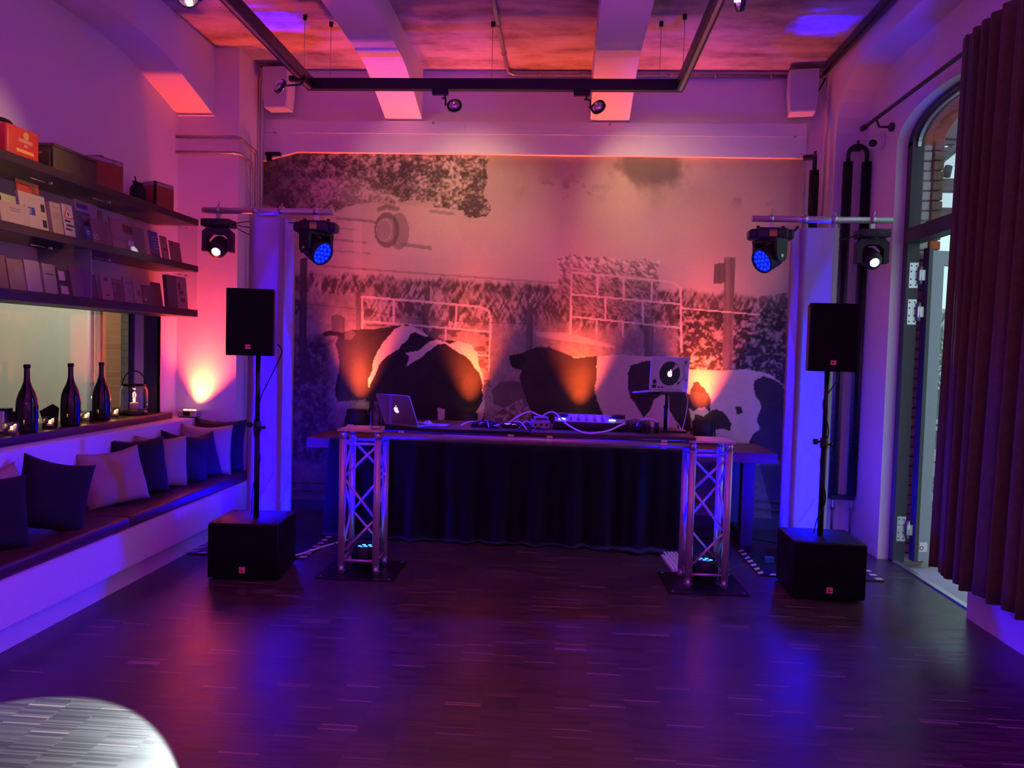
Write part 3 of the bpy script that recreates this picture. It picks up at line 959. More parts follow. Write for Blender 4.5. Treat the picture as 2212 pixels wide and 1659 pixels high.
# ------------------------------------------------------------------ curtain
rod = thing('curtain_rod', 'dark metal curtain rod above the arched door', 'curtain rod', (2.44, 0, 3.535))
G().tube([(0, 6.66, 0), (0, 2.6, 0)], 0.016, 10).build('rod', M['frame'], rod)
G().cyl((0, 6.66, 0), (0, 6.72, 0), 0.024, n=12).build('finial', M['frame'], rod)
for y in (6.42, 3.0):
    G().tube([(0, y, -0.02), (0.02, y, -0.07), (0.09, y, -0.07)], 0.010, 8).cyl((0.105, y, -0.07), (0.13, y, -0.07), 0.035, n=14).build('bracket', M['frame'], rod)
def make_curtain():
    t = thing('velvet_curtain', 'heavy aubergine velvet curtain hanging in folds beside the door', 'curtain', (2.42, 5.02, 0))
    n, m = 220, 30
    vs, fs = [], []
    rs = random.Random(5)
    ph = [rs.uniform(0, 6.28) for _ in range(4)]
    L = 1.75
    for j in range(m + 1):
        v = j / m
        for i in range(n + 1):
            u = i / n
            s = u * L
            k = s / 0.135 * 2 * PI
            warp = 0.9 * math.sin(s * 3.1 + ph[0]) + 0.5 * math.sin(s * 7.7 + ph[1])
            amp = (0.042 + 0.016 * math.sin(s * 5 + ph[2])) * (0.65 + 0.5 * v)
            off = amp * math.sin(k + warp + 0.5 * v * math.sin(s * 4 + ph[3])) + 0.012 * math.sin(2.3 * k + 1.0)
            y = -s * (0.93 + 0.07 * (1 - v)) + 0.035 * v * math.sin(k * 0.5 + 1)
            ztop, zbot = 3.60 + 0.012 * math.sin(k), 0.285 + 0.012 * math.sin(k * 0.5) + 0.03 * u
            z = ztop + (zbot - ztop) * v
            vs.append((off - 0.01 - 0.02 * v, y, z))
    for j in range(m):
        for i in range(n):
            a = j * (n + 1) + i
            fs.append((a, a + 1, a + n + 2, a + n + 1))
    g = G()
    g.add(vs, fs, True)
    o = g.build('drape', M['curtain'], t)
    sm = o.modifiers.new('thickness', 'SOLIDIFY')
    sm.thickness = 0.006
make_curtain()

# ------------------------------------------------------------------ right corner: radiators, camera
def radiator(label, loc, ang, h):
    t = thing('tube_radiator', label, 'radiator', loc, ang, 'black tube radiators')
    for sx in (-0.078, 0.078):
        g = G()
        g.cyl((sx, 0, 0.06), (sx, 0, h), 0.016, n=10)
        nf = int((h - 0.06) / 0.0125)
        for i in range(nf):
            z = 0.06 + i * 0.0125
            g.cyl((sx, 0, z), (sx, 0, z + 0.004), 0.042, n=12)
        g.build('finned_tube', M['radiator'], t)
    G().tube([(-0.078, 0, h), (-0.078, 0, h + 0.05)] + [(-0.078 * math.cos(PI * k / 10), 0, h + 0.05 + 0.078 * math.sin(PI * k / 10)) for k in range(11)] + [(0.078, 0, h)], 0.018, 10).build('bend', M['radiator'], t)
    G().b6(-0.03, 0.05, 0.0, 0.10, h + 0.105, h + 0.135).cyl((0.0, 0.0, h + 0.12), (0.0, 0.0, h + 0.17), 0.012, n=8).build('bracket', M['radiator'], t)
    G().b6(-0.10, 0.10, -0.02, 0.06, 0.02, 0.055).build('foot_bracket', M['radiator'], t)
    g = G()
    for sx in (-0.078, 0.078):
        g.tube([(sx, 0, 0.05), (sx, 0, -0.05), (sx, 0, -0.30)], 0.011, 8).cyl((sx, 0, -0.02), (sx, 0, -0.07), 0.02, n=10)
    g.build('valve', M['galv'], t)
    return t
radiator('finned black tube radiator nearest the door on the pier', (2.455, 6.84, 0.36), 0.0, 2.94)
radiator('finned black tube radiator turned edge on in the back corner', (2.185, 7.12, 0.36), R(72), 2.92)
sc = thing('security_camera', 'white dome security camera beside the doorway', 'camera', (2.57, 6.62, 3.40))
G().cyl((0, 0, 0), (-0.03, 0, 0), 0.065, n=20).sphere((-0.055, -0.01, -0.01), 0.06, 10).build('housing', M['white'], sc)
G().cyl((-0.09, -0.045, -0.022), (-0.104, -0.062, -0.027), 0.030, n=16).build('lens', M['black'], sc)
# cable clip on the pier beside the radiator
# ------------------------------------------------------------------ conduits and pipes
def pipe_thing(name, label, runs, r, m, cat='pipe', clips=()):
    t = thing(name, label, cat)
    for p in runs:
        G().tube(p, r, 10).build('tube', m, t)
    for c, d in clips:
        G().cyl(Vector(c) - Vector(d) * 0.012, Vector(c) + Vector(d) * 0.012, r * 1.5, n=12).build('clip', m, t)
    return t
pipe_thing('heating_pipe', 'upper polished pipe bending around the left pier', [[(-3.48, 6.68, 3.41), (-2.96, 6.68, 3.41), (-2.905, 6.70, 3.405), (-2.885, 6.76, 3.39), (-2.885, 6.98, 3.36), (-2.885, 7.00, 3.30), (-2.885, 7.00, 0.30)]], 0.014, M['galv'], clips=(((-2.885, 7.0, 2.75), (0, 0, 1)),))
pipe_thing('heating_pipe', 'lower polished pipe bending around the left pier', [[(-3.48, 6.68, 3.275), (-2.96, 6.68, 3.275), (-2.905, 6.70, 3.27), (-2.885, 6.76, 3.255), (-2.885, 6.88, 3.23), (-2.885, 6.90, 3.17), (-2.885, 6.90, 0.30)]], 0.014, M['galv'], clips=(((-2.885, 6.9, 2.78), (0, 0, 1)),))
pipe_thing('cable_conduit', 'dark vertical cable conduit in the corner beneath the left wall speaker', [[(-2.89, 7.14, 0.2), (-2.89, 7.14, 3.96), (-2.885, 7.13, 4.03), (-2.86, 7.11, 4.08), (-2.80, 7.10, 4.09)]], 0.018, M['galv'], 'conduit')
pipe_thing('ceiling_conduit', 'thin metal conduit running along the bare ceiling', [[(-0.60, 0.5, 4.18), (-0.60, 7.12, 4.18), (-0.59, 7.20, 4.165), (-0.52, 7.24, 4.15), (2.26, 7.24, 4.15)]], 0.016, M['galv'], 'conduit', clips=[((-0.60, y, 4.18), (0, 1, 0)) for y in (5.6, 6.2, 6.8)] + [((x, 7.24, 4.15), (1, 0, 0)) for x in (-0.3, 0.1, 0.9, 1.3, 1.8)])
pipe_thing('ceiling_conduit', 'pair of dark conduits along the right ceiling edge', [[(2.26, 7.2, 4.16), (2.26, 0.0, 4.16)], [(2.22, 7.0, 4.18), (2.22, 0.0, 4.18)]], 0.017, M['frame'], 'conduit')
pipe_thing('skirting_pipe', 'upper thin pipe along the foot of the mural', [[(-2.9, 7.22, 0.27), (2.25, 7.22, 0.27)]], 0.009, M['galv'])
pipe_thing('skirting_pipe', 'lower thin pipe along the foot of the mural', [[(-2.9, 7.22, 0.19), (2.25, 7.22, 0.19)]], 0.009, M['galv'])
fixt = thing('wall_fixture', 'small dark angled bracket lamp by the lintel end', 'fixture', (-2.87, 7.2, 3.38))
G().b6(0, 0.14, -0.03, 0.03, 0, 0.03).build('arm', M['black'], fixt)
G().b6(0.01, 0.05, -0.02, 0.02, -0.05, 0.0).build('foot', M['black'], fixt)

# ------------------------------------------------------------------ wall speakers
def wall_speaker(label, c, ang):
    t = thing('wall_speaker', label, 'speaker', c, ang, 'white wall speakers')
    prof = [(-0.115, -0.185), (0.115, -0.185), (0.125, 0), (0.115, 0.185), (-0.115, 0.185), (-0.125, 0)]
    G().prism([(-0.107, -0.185), (0.107, -0.185), (0.122, 0.0), (0.122, 0.185), (-0.122, 0.185), (-0.122, 0.0)], -0.10, 0.06, 'xz').build('cabinet', M['white'], t)
    G().prism([(-0.098, -0.175), (0.098, -0.175), (0.112, 0.0), (0.112, 0.175), (-0.112, 0.175), (-0.112, 0.0)], -0.106, -0.10, 'xz').build('grille', mat('pale_grille', (0.62, 0.6, 0.6), 0.8, var=0.15, scale=300), t)
    G().b6(0.05, 0.066, -0.109, -0.105, -0.01, 0.008).build('badge', M['alu'], t)
    G().cyl((0, 0.06, 0.05), (0, 0.14, 0.05), 0.03, n=12).build('bracket', M['white'], t)
wall_speaker('white wall speaker above the left pipes', (-2.72, 7.13, 3.965), R(-4))
wall_speaker('white wall speaker in the right corner', (2.05, 7.13, 3.955), R(-8))
tag(G().tube(bez([(2.14, 7.18, 3.95), (2.22, 7.2, 4.02), (2.27, 7.2, 4.12)]), 0.008, 8).build('speaker_cable', M['rubber']), 'black cable from right wall speaker to the ceiling', 'cable')

# ------------------------------------------------------------------ track lighting
TZ0, TZ1 = 3.665, 3.75
tr = thing('light_track', 'black suspended U-shaped lighting track under the ceiling', 'light track', (0, 0, 0))
G().b6(-2.14, 0.87, 6.17, 6.23, TZ0, TZ1).build('rail', M['track'], tr)
for x in (-2.11, 0.845):
    G().b6(x - 0.03, x + 0.03, 1.0, 6.17, TZ0, TZ1).build('rail', M['track'], tr)
    G().b6(x - 0.012, x + 0.012, 1.0, 6.18, TZ0 - 0.004, TZ0).build('slot', M['galv'], tr)
for x, y in ((-2.12, 6.07), (-1.95, 6.2), (0.683, 6.2), (0.845, 6.07), (-0.64, 6.2), (-2.11, 3.4), (0.845, 3.4)):
    s = G().cyl((x, y, TZ1), (x, y, ZC - 0.03), 0.0022, n=6).build('suspension_wire', M['galv'], tr)
    G().cyl((x, y, ZC - 0.035), (x, y, ZC), 0.016, n=12).build('ceiling_cap', M['black'], s)
def track_spot(label, base, head, aim, energy, size=84):
    b, h = Vector(base), Vector(head)
    t = thing('track_spot', label, 'spotlight', b, 0, 'halogen spots on the track')
    h = h - b
    d = Vector(aim).normalized()
    side = d.cross(Vector((0, 0, 1))).normalized()
    G().b6(-0.085, 0.045, -0.018, 0.018, -0.04, 0.0, 0.003, 1).build('adapter', M['track'], t)
    r = 0.060
    e = h - side * (r + 0.012)
    G().tube([(0.02, 0, -0.03), (0.02, 0, -0.055), Vector((0.0, 0, -0.065)), Vector((e.x, e.y, -0.07)), e], 0.008, 8).build('arm', M['track'], t)
    F = Matrix.Translation(h) @ frame_to(d)
    G().lathe([(r - 0.006, -0.012), (r, -0.012), (r, 0.014), (r - 0.006, 0.014), (r - 0.006, -0.012)], F, 24).build('ring', M['track'], t)
    G().lathe([(0.012, -0.035), (0.03, -0.03), (0.048, -0.012), (0.053, 0.006)], F, 24).build('reflector', M['reflector'], t)
    G().sphere(h + d * -0.004, 0.011, 6, (1, 1, 1)).cyl(h - d * 0.02, h + d * 0.03, 0.007, n=8).build('capsule', M['filament'], t)
    spot('halogen_beam', t, h + d * 0.045, d, energy, C_WARM, size, 1.0, 0.03)
    return t
track_spot('track spot left of the middle aiming at the mural', (-1.03, 6.20, TZ0), (-0.93, 6.17, 3.535), (0.05, 1.0, -0.55), P_TRACK)
track_spot('track spot right of the middle aiming at the mural', (0.10, 6.20, TZ0), (0.21, 6.17, 3.53), (0.60, 1.0, -0.55), P_TRACK * 1.45)
track_spot('track spot in front of the left wall speaker', (-2.11, 5.95, TZ0 + 0.02), (-2.26, 5.93, 3.60), (1.0, 1.15, -0.75), P_TRACK)
track_spot('track spot at the upper edge on the left rail', (-2.11, 4.30, TZ0), (-2.17, 4.28, 3.535), (0.5, -0.5, -1.0), P_TRACK * 0.5, 40)
track_spot('track spot at the upper edge on the right rail', (0.845, 4.36, TZ0), (0.90, 4.36, 3.545), (-4.25, -0.20, -1.02), P_TRACK * 16, 22)

# ------------------------------------------------------------------ LED uplights
def uplight(label, loc, aim, energy, color, lens, size=45, s=1.0, group=None, blend=0.7, name='led_uplight', soft=0.06, fixture=True):
    t = thing(name, label, 'uplight', loc, 0, group)
    d = Vector(aim).normalized()
    c = Vector((0, 0, 0.135 * s))
    F = Matrix.Translation(c) @ frame_to(d)
    G().lathe([(0.0, -0.10 * s), (0.075 * s, -0.10 * s), (0.095 * s, -0.06 * s), (0.098 * s, 0.06 * s), (0.09 * s, 0.068 * s), (0.082 * s, 0.055 * s)], F, 28).build('can', M['blackplastic'], t)
    o = G().lathe([(0.0, 0.05 * s), (0.082 * s, 0.05 * s)], F, 28).build('lens_plate', M['black'], t)
    for k in range(7):
        a = 2 * PI * k / 6
        q = Vector((0, 0, 0)) if k == 6 else Vector((math.cos(a), math.sin(a), 0)) * 0.05 * s
        G().lathe([(0.0, 0.058 * s), (0.016 * s, 0.054 * s)], F @ Matrix.Translation(q), 10).build('led', lens, o)
    g = G()
    for sx in (-1, 1):
        g.tube([(sx * 0.104 * s, 0, 0.135 * s), (sx * 0.11 * s, 0.0, 0.06 * s), (sx * 0.10 * s, sx * 0.09 * s, 0.006)], 0.007, 6)
    g.b6(-0.11 * s, 0.11 * s, -0.10 * s, -0.08 * s, 0, 0.008).b6(-0.11 * s, 0.11 * s, 0.08 * s, 0.10 * s, 0, 0.008)
    g.build('floor_bracket', M['black'], t)
    if fixture:
        spot('led_beam', t, c + d * 0.075 * s, d, energy, color, size, blend, soft)
    else:
        panel('amber_beam', t, c + d * 0.075 * s, d, energy, color, 0.15 * s, size)
    return t
for lab, x in (('black uplight at the left end of the back table', -1.93), ('black uplight on the back table behind the first laptop', -0.88), ('black uplight on the back table behind the mixer', 0.16), ('black uplight at the right end of the back table', 1.29)):
    u = uplight(lab, (x, 7.12, 0.802), (0, 0.13, 1), P_AMBER, C_AMBER, M['led_amber'], 60, 1.0, 'amber uplights on the back table', fixture=False)
    part_label(G().b6(-0.06, 0.0, -0.105, -0.10, 0.03, 0.07).build('type_plate', M['white'], u), 'small white type plate')

cu = thing('corner_uplight', 'flat battery uplight glowing orange on the corner ledge', 'uplight', (-3.30, 6.61, 0.931))
G().b6(-0.085, 0.085, -0.06, 0.06, 0.008, 0.062, 0.005, 1).build('housing', M['steel'], cu)
G().b6(-0.075, 0.075, -0.05, 0.05, 0, 0.01).build('feet', M['black'], cu)
for sx in (-0.04, 0.0, 0.04):
    G().cyl((sx, 0, 0.062), (sx, 0, 0.068), 0.016, n=12).build('led', M['led_amber'], cu)
G().b6(-0.03, 0.03, -0.064, -0.059, 0.016, 0.052).build('display', M['black'], cu)
panel('corner_beam', cu, (0.02, 0.02, 0.075), (0.20, 0.06, 1), P_CORNER, (1.0, 0.07, 0.017), 0.11, 80)

# uplights added out of view behind and beside the viewer to tint the room
for lab, x, y, ax in (('added unseen uplight at the left wall behind the viewer', -2.55, -1.6, 0.25), ('added unseen uplight at the right wall behind the viewer', 2.2, -1.6, -0.25),
                      ('added unseen uplight at the left wall beside the viewer', -2.5, 1.2, 0.2), ('added unseen uplight at the right wall beside the viewer', 2.2, 1.2, -0.2)):
    uplight(lab, (x, y, 0), (ax, 0.10, 1), P_ROOM, C_ROOM, emis('magenta_led', (1, 0.1, 0.7), 5), 100, 1.0, 'added magenta room uplights', 1.0)

# unseen pendant added behind the viewer for some warm light on the metal
pl = thing('added_pendant_lamp', 'added warm pendant lamp out of view behind the viewer', 'lamp', (0.4, -1.9, 0))
G().cyl((0, 0, 2.55), (0, 0, ZC), 0.004, n=6).build('cord', M['rubber'], pl)
G().lathe([(0.03, 2.56), (0.05, 2.54), (0.20, 2.40), (0.21, 2.36)], None, 28).build('shade', M['black'], pl)
G().sphere((0, 0, 2.42), 0.06, 8).build('bulb', emis('warm_bulb', (1.0, 0.68, 0.36), 12.0, (0.5, 0.5, 0.4)), pl)
point('pendant_glow', pl, (0, 0, 2.33), 25, (1.0, 0.62, 0.32), 0.08)
# ------------------------------------------------------------------ bench along the left wall
bn = thing('built_in_bench', 'white built-in bench with dark leather seat along the left wall', 'bench', (0, 0, 0))
BY0, BY1 = 1.6, 6.715
G().b6(XLR, -3.245, BY0, BY1, 0.0, 0.93).build('ledge', M['white'], bn)
for z0, z1 in ((0.46, 0.573), (0.577, 0.673), (0.677, 0.757), (0.761, 0.926)):
    G().b6(-3.246, -3.230, BY0, BY1, z0, z1, 0.002, 1).build('backrest_board', M['white'], bn)
G().b6(-3.25, -2.735, BY0, BY1, 0.15, 0.388).build('front_panel', M['white'], bn)
G().b6(-3.25, -2.80, BY0, BY1, 0.0, 0.15).build('kick_board', M['white'], bn)
for y0, y1 in ((BY0, 3.1), (3.105, 4.745), (4.75, BY1)):
    s = G().b6(-3.23, -2.755, y0, y1, 0.388, 0.462, 0.022, 4).build('seat_pad', M['leather'], bn)
    G().tube([(-2.765, y0 + 0.02, 0.452), (-2.765, y1 - 0.02, 0.452)], 0.005, 6).build('piping', M['leather'], s)

def cushion_mesh(w, h, t, seed):
    rs = random.Random(seed)
    n = 22
    g = G()
    vs, fs = [], []
    ph = [rs.uniform(0, 6) for _ in range(6)]
    for side in (-1, 1):
        b = len(vs)
        for j in range(n + 1):
            for i in range(n + 1):
                u, v = 2 * i / n - 1, 2 * j / n - 1
                k = ((1 - u ** 4) * (1 - v ** 4)) ** 0.55
                pin = 1 - 0.07 * (1 - v * v) * abs(u) ** 3
                pin2 = 1 - 0.06 * (1 - u * u) * abs(v) ** 3
                th = t / 2 * k * (1 + 0.12 * math.sin(3 * u + ph[0]) * math.sin(2.6 * v + ph[1]))
                th += 0.006 * k * math.sin(7 * (u * math.cos(ph[2]) + v * math.sin(ph[2])) + ph[3])
                sag = -0.02 * (v + 1) / 2 * math.cos(u * 1.5)
                vs.append((u * w / 2 * pin, side * th, h / 2 + v * h / 2 * pin2 + sag))
        for j in range(n):
            for i in range(n):
                a = b + j * (n + 1) + i
                q = (a, a + 1, a + n + 2, a + n + 1)
                fs.append(q if side < 0 else q[::-1])
    g.add(vs, fs, True)
    return g
def cushion(label, m, x, y, z, theta, lean, roll, w=0.42, h=0.42, t=0.15, seed=1):
    g = cushion_mesh(w, h, t, seed)
    o = g.build('cushion', m)
    o.matrix_world = Matrix.Translation((x, y, z)) @ rz(R(theta)) @ Matrix.Rotation(R(-lean), 4, 'X') @ Matrix.Rotation(R(roll), 4, 'Y')
    return tag(o, label, 'cushion', 'cushions on the bench')
cushion('dark cushion cut off at the left picture edge', M['cush_dark'], -2.98, 3.80, 0.466, 62, 20, 6, seed=1)
cushion('beige cushion half hidden behind the two leftmost dark cushions', M['cush_beige'], -3.14, 4.06, 0.466, 78, 8, -6, h=0.40, seed=2)
cushion('large dark cushion tipped on its corner beside bare backrest boards', M['cush_dark'], -2.985, 4.26, 0.470, 52, 18, 16, w=0.40, h=0.44, seed=3)
cushion('beige cushion with creases standing in the middle of the bench', M['cush_beige'], -3.01, 5.06, 0.466, 60, 18, -4, w=0.44, h=0.40, seed=4)
cushion('dark cushion leaning behind the middle beige cushion', M['cush_dark'], -3.06, 5.42, 0.466, 56, 14, 0, w=0.42, h=0.43, seed=5)
cushion('narrow strip of beige cushion between two dark ones', M['cush_beige'], -3.06, 5.70, 0.466, 58, 10, 4, h=0.41, seed=6)
cushion('dark cushion slumped against the far beige cushion', M['cush_dark'], -3.02, 5.94, 0.466, 52, 20, 12, w=0.40, h=0.42, seed=7)
cushion('dark folded cushion with a peaked right corner', M['cush_dark'], -2.97, 6.16, 0.466, 44, 14, -8, w=0.36, h=0.38, seed=8)
cushion('beige cushion near the pier at the bench end', M['cush_beige'], -3.02, 6.33, 0.466, 26, 10, 2, w=0.42, h=0.44, seed=9)
cushion('dark cushion against the pier behind the last beige one', M['cush_dark'], -3.01, 6.54, 0.466, 14, 7, 2, w=0.44, h=0.47, seed=10)

# ------------------------------------------------------------------ things on the dark sill
SZ = 0.986
def wine_bottle(label, x, y):
    t = thing('wine_bottle', label, 'bottle', (x, y, SZ), 0, 'magnum bottles on the sill')
    prof = [(0.0, 0.006), (0.055, 0.0), (0.062, 0.006), (0.064, 0.02), (0.064, 0.17), (0.060, 0.215), (0.048, 0.255), (0.032, 0.29), (0.021, 0.325), (0.018, 0.35), (0.017, 0.425)]
    G().lathe(prof, None, 32).build('body', M['bottle'], t)
    G().lathe([(0.0175, 0.415), (0.021, 0.417), (0.021, 0.432), (0.0185, 0.44), (0.0, 0.44)], None, 24).build('lip', M['bottle'], t)
wine_bottle('dark magnum wine bottle nearest the viewer on the sill', -3.455, 4.745)
wine_bottle('middle one of the three dark magnum bottles', -3.46, 5.195)
wine_bottle('dark magnum bottle closest to the lantern', -3.50, 5.62)
def tealight(label, x, y):
    t = thing('tealight_glass', label, 'tealight', (x, y, SZ), R(20), 'tealight glasses on the sill')
    g = G()
    for sx, sy, w, dd in ((0, -0.033, 0.072, 0.006), (0, 0.033, 0.072, 0.006), (-0.033, 0, 0.006, 0.06), (0.033, 0, 0.006, 0.06)):
        g.b6(sx - w / 2, sx + w / 2, sy - dd / 2, sy + dd / 2, 0, 0.085)
    g.b6(-0.033, 0.033, -0.033, 0.033, 0.002, 0.022)
    g.build('glass', M['jar'], t)
    c = G().cyl((0, 0, 0.022), (0, 0, 0.036), 0.019, n=14).build('candle', M['wax'], t)
    G().sphere((0, 0, 0.047), 0.0085, 6, (1, 1, 1.6)).build('flame', M['flame'], c)
    point('tealight_glow', t, (0, 0, 0.055), 0.25, (1.0, 0.5, 0.16), 0.01)
tealight('tealight glass at the left picture edge', -3.42, 4.56)
tealight('tealight glass between the first and second bottle', -3.45, 4.96)
tealight('tealight glass between the second and third bottle', -3.50, 5.43)
tealight('tealight glass between the third bottle and the lantern', -3.50, 5.80)
ln = thing('lantern', 'glass lantern with burning candle and wire handle', 'lantern', (-3.53, 6.12, SZ))
G().lathe([(0, 0), (0.10, 0), (0.10, 0.03), (0.085, 0.04), (0.0, 0.04)], None, 28).build('base', M['darkwood'], ln)
G().lathe([(0.095, 0.04), (0.105, 0.07), (0.105, 0.20), (0.09, 0.235), (0.08, 0.24)], None, 32).build('glass', M['jar'], ln)
G().lathe([(0.078, 0.238), (0.088, 0.238), (0.088, 0.252), (0.078, 0.252), (0.078, 0.238)], None, 28).build('rim', M['black'], ln)
hp = [(0.088 * math.cos(PI * k / 16) * math.cos(R(35)), 0.088 * math.cos(PI * k / 16) * math.sin(R(35)), 0.245 + 0.115 * math.sin(PI * k / 16)) for k in range(17)]
G().tube(hp, 0.005, 8).build('handle', M['black'], ln)
cd_ = G().cyl((0, 0, 0.04), (0, 0, 0.10), 0.032, n=20).build('candle', M['wax'], ln)
G().sphere((0, 0, 0.122), 0.010, 6, (1, 1, 1.9)).build('flame', M['flame'], cd_)
point('lantern_glow', ln, (0, 0, 0.13), 0.7, (1.0, 0.5, 0.16), 0.012)
tn = thing('tin_can', 'dark blue tin with pale patterned wrapper behind the first tealight', 'tin', (-3.58, 4.70, SZ))
G().cyl((0, 0, 0), (0, 0, 0.155), 0.05, n=20).build('body', mat('dark_blue_tin', (0.01, 0.02, 0.03), 0.4), tn)
G().b6(-0.03, 0.04, -0.058, -0.046, 0.01, 0.14).build('wrapper', mat('pale_pattern_wrapper', (0.55, 0.55, 0.45), 0.7, var=0.8, scale=70), tn)
tag(G().b6(-0.03, 0.03, -0.02, 0.02, 0, 0.12, 0.004, 1).build('small_box', M['frame'], None, (-3.64, 4.86, SZ), (0, 0, R(15))), 'small dark upright box beside the first bottle', 'box')
nk = tag(G().prism([(-0.03, 0), (0.05, 0), (0.06, 0.12), (0.02, 0.15), (-0.06, 0.10)], -0.015, 0.015, 'xz').build('folded_napkin', M['cush_dark'], None, (-3.60, 5.17, SZ), (0, 0, R(35))), 'dark folded napkin sticking out behind the middle bottle', 'napkin')

# ------------------------------------------------------------------ wall shelf with glass front
sh = thing('display_shelf', 'dark three-board wall shelf with glass front', 'shelf', (0, 0, 0))
SX0, SX1, SY0, SY1 = XLR + 0.002, -3.10, 2.3, 6.335
for z0, z1 in ((2.574, 2.626), (2.187, 2.239), (1.808, 1.869)):
    G().b6(SX0, SX1, SY0, SY1, z0, z1, 0.003, 1).build('board', M['darkwood'], sh)
for z0, z1 in ((2.239, 2.574), (1.869, 2.187)):
    for y0, y1 in ((SY0, 4.88), (4.884, SY1 - 0.004)):
        p = G().b6(SX1 - 0.012, SX1 - 0.007, y0, y1, z0, z1).build('glass_door', M['shelfglass'], sh)
        for yy in ((y0 + 0.16, y1 - 0.22) if y0 > 3 else (4.45,)):
            G().b6(SX1 - 0.006, SX1 + 0.012, yy, yy + 0.012, z1 - 0.055, z1 - 0.043).tube([(SX1 - 0.03, yy - 0.12, z1 - 0.045), (SX1 - 0.03, yy, z1 - 0.045)], 0.003, 6).build('stay', M['galv'], p)
    G().b6(SX0, SX1 - 0.012, SY1 - 0.008, SY1 - 0.003, z0, z1).build('end_pane', M['shelfglass'], sh)
G().b6(SX0, SX1 - 0.012, 4.878, 4.884, 1.869, 2.187).build('divider', M['galv'], sh)

def book(label, y, w, h, shelf, col, th=0.02, lean=9, yaw=0, x=-3.165, marks=(), name='book', cat='book', text=None):
    """face-out book leaning back on the shelf; marks: (u, v, w, h, colour) on the cover, metres from cover centre"""
    z = {1: 2.2395, 2: 1.8695}[shelf]
    t = thing(name, label, cat, (x, y, z), rot=(0, 0, R(90 + yaw)), group='books in the display shelf')
    # local: x along the shelf, -y towards the room
    Ml = Matrix.Rotation(R(-lean), 4, 'X')
    c = mat('cover', tuple(q * 0.72 for q in col), 0.55, var=0.06)
    o = G().box((0, 0, 0), (w, th, h), None, 0.0015, 1).build('cover', c, t)
    o.matrix_local = Ml @ Matrix.Translation((0, 0, h / 2))
    G().box((0.001, 0, 0), (w - 0.001, th - 0.004, h + 0.0006), None).build('pages', M['pages'], o)
    for q in marks:
        G().box((q[0], -th / 2 - 0.0006, q[1]), (q[2], 0.0012, q[3])).build('print', M[q[4]], o)
    if text:
        me = text_mesh(text[0], text[1])
        me.materials.append(M[text[4]])
        k = link('lettering', me, o)
        k.matrix_local = Matrix.Translation((text[2], -th / 2 - 0.001, text[3])) @ Matrix.Rotation(R(90), 4, 'X')
    return t, o
M['pages'] = mat('paper_pages', (0.68, 0.64, 0.55), 0.9)
M['ink'] = mat('black_print', (0.02, 0.02, 0.025), 0.6)
M['inkred'] = mat('red_print', (0.60, 0.06, 0.03), 0.6)
M['inkblue'] = mat('blue_print', (0.03, 0.05, 0.28), 0.6)
M['inkpale'] = mat('pale_print', (0.72, 0.66, 0.58), 0.6)
M['inkgold'] = mat('ochre_print', (0.55, 0.33, 0.08), 0.6)
M['inkgrey'] = mat('grey_print', (0.24, 0.21, 0.20), 0.6)
M['inkbrown'] = mat('brown_print', (0.14, 0.06, 0.03), 0.6)
lines = lambda u, v, w, n, c='ink', dz=0.014: tuple((u, v - i * dz, w * (1 - 0.18 * (i % 2)), 0.004, c) for i in range(n))
cream_, tan_, paper_ = (0.62, 0.52, 0.38), (0.42, 0.30, 0.20), (0.66, 0.60, 0.52)
# upper shelf
book('wide cream album leaning at the left edge of the upper shelf', 4.22, 0.24, 0.12, 1, cream_, marks=lines(0.0, 0.03, 0.09, 2, 'inkgrey'), x=-3.14)
book('tall pale sheet in place of lit wall at the far left of the upper shelf', 4.06, 0.34, 0.27, 1, (0.70, 0.60, 0.42), 0.006, x=-3.235, lean=4)  # added sheet, its colour holds the warm light on the back wall
book('red-headed brochure standing behind the white manual', 4.44, 0.20, 0.29, 1, (0.28, 0.08, 0.05), 0.008, x=-3.21, lean=5, marks=((-0.03, 0.10, 0.12, 0.04, 'inkred'), (0.075, 0.105, 0.03, 0.03, 'inkred')))
book('white manual with blue picture and two dark stamps', 4.415, 0.23, 0.215, 1, (0.70, 0.58, 0.44), 0.02, marks=((-0.02, 0.0, 0.06, 0.045, 'inkblue'), (-0.035, 0.0, 0.03, 0.03, 'inkpale'), (0.085, 0.035, 0.035, 0.045, 'ink'), (0.085, -0.06, 0.035, 0.045, 'ink'), (-0.075, -0.005, 0.008, 0.07, 'inkgrey')))
book('narrow beige booklet with three short lines', 4.585, 0.10, 0.195, 1, (0.56, 0.46, 0.32), 0.03, marks=lines(-0.005, 0.07, 0.05, 1, 'inkgrey') + lines(0.0, 0.03, 0.06, 3, 'inkgrey'), x=-3.145)
t, o = book('white handbook with red warning triangle and black title', 4.70, 0.105, 0.205, 1, paper_, 0.03, x=-3.145, marks=((-0.012, -0.005, 0.055, 0.012, 'ink'), (0.010, -0.032, 0.075, 0.012, 'ink'), (-0.008, -0.058, 0.06, 0.012, 'ink'), (0.0, -0.092, 0.085, 0.003, 'inkgrey')))
for s, dz, mm in ((1.0, 0, 'inkred'), (0.68, 0.0005, 'inkpale')):
    G().prism([(-0.046 * s, 0.012 + 0.034 * (1 - s) * 0.75), (0.046 * s, 0.012 + 0.034 * (1 - s) * 0.75), (0, 0.095 - 0.05 * (1 - s))], -0.0165 - dz, -0.015 - dz, 'xz').build('warning_triangle', M[mm], o)
G().prism([(-0.008, 0.035), (0.0, 0.022), (0.008, 0.035), (0.008, 0.048), (0, 0.056), (-0.008, 0.048)], -0.0178, -0.0168, 'xz').build('print', M['ink'], o)
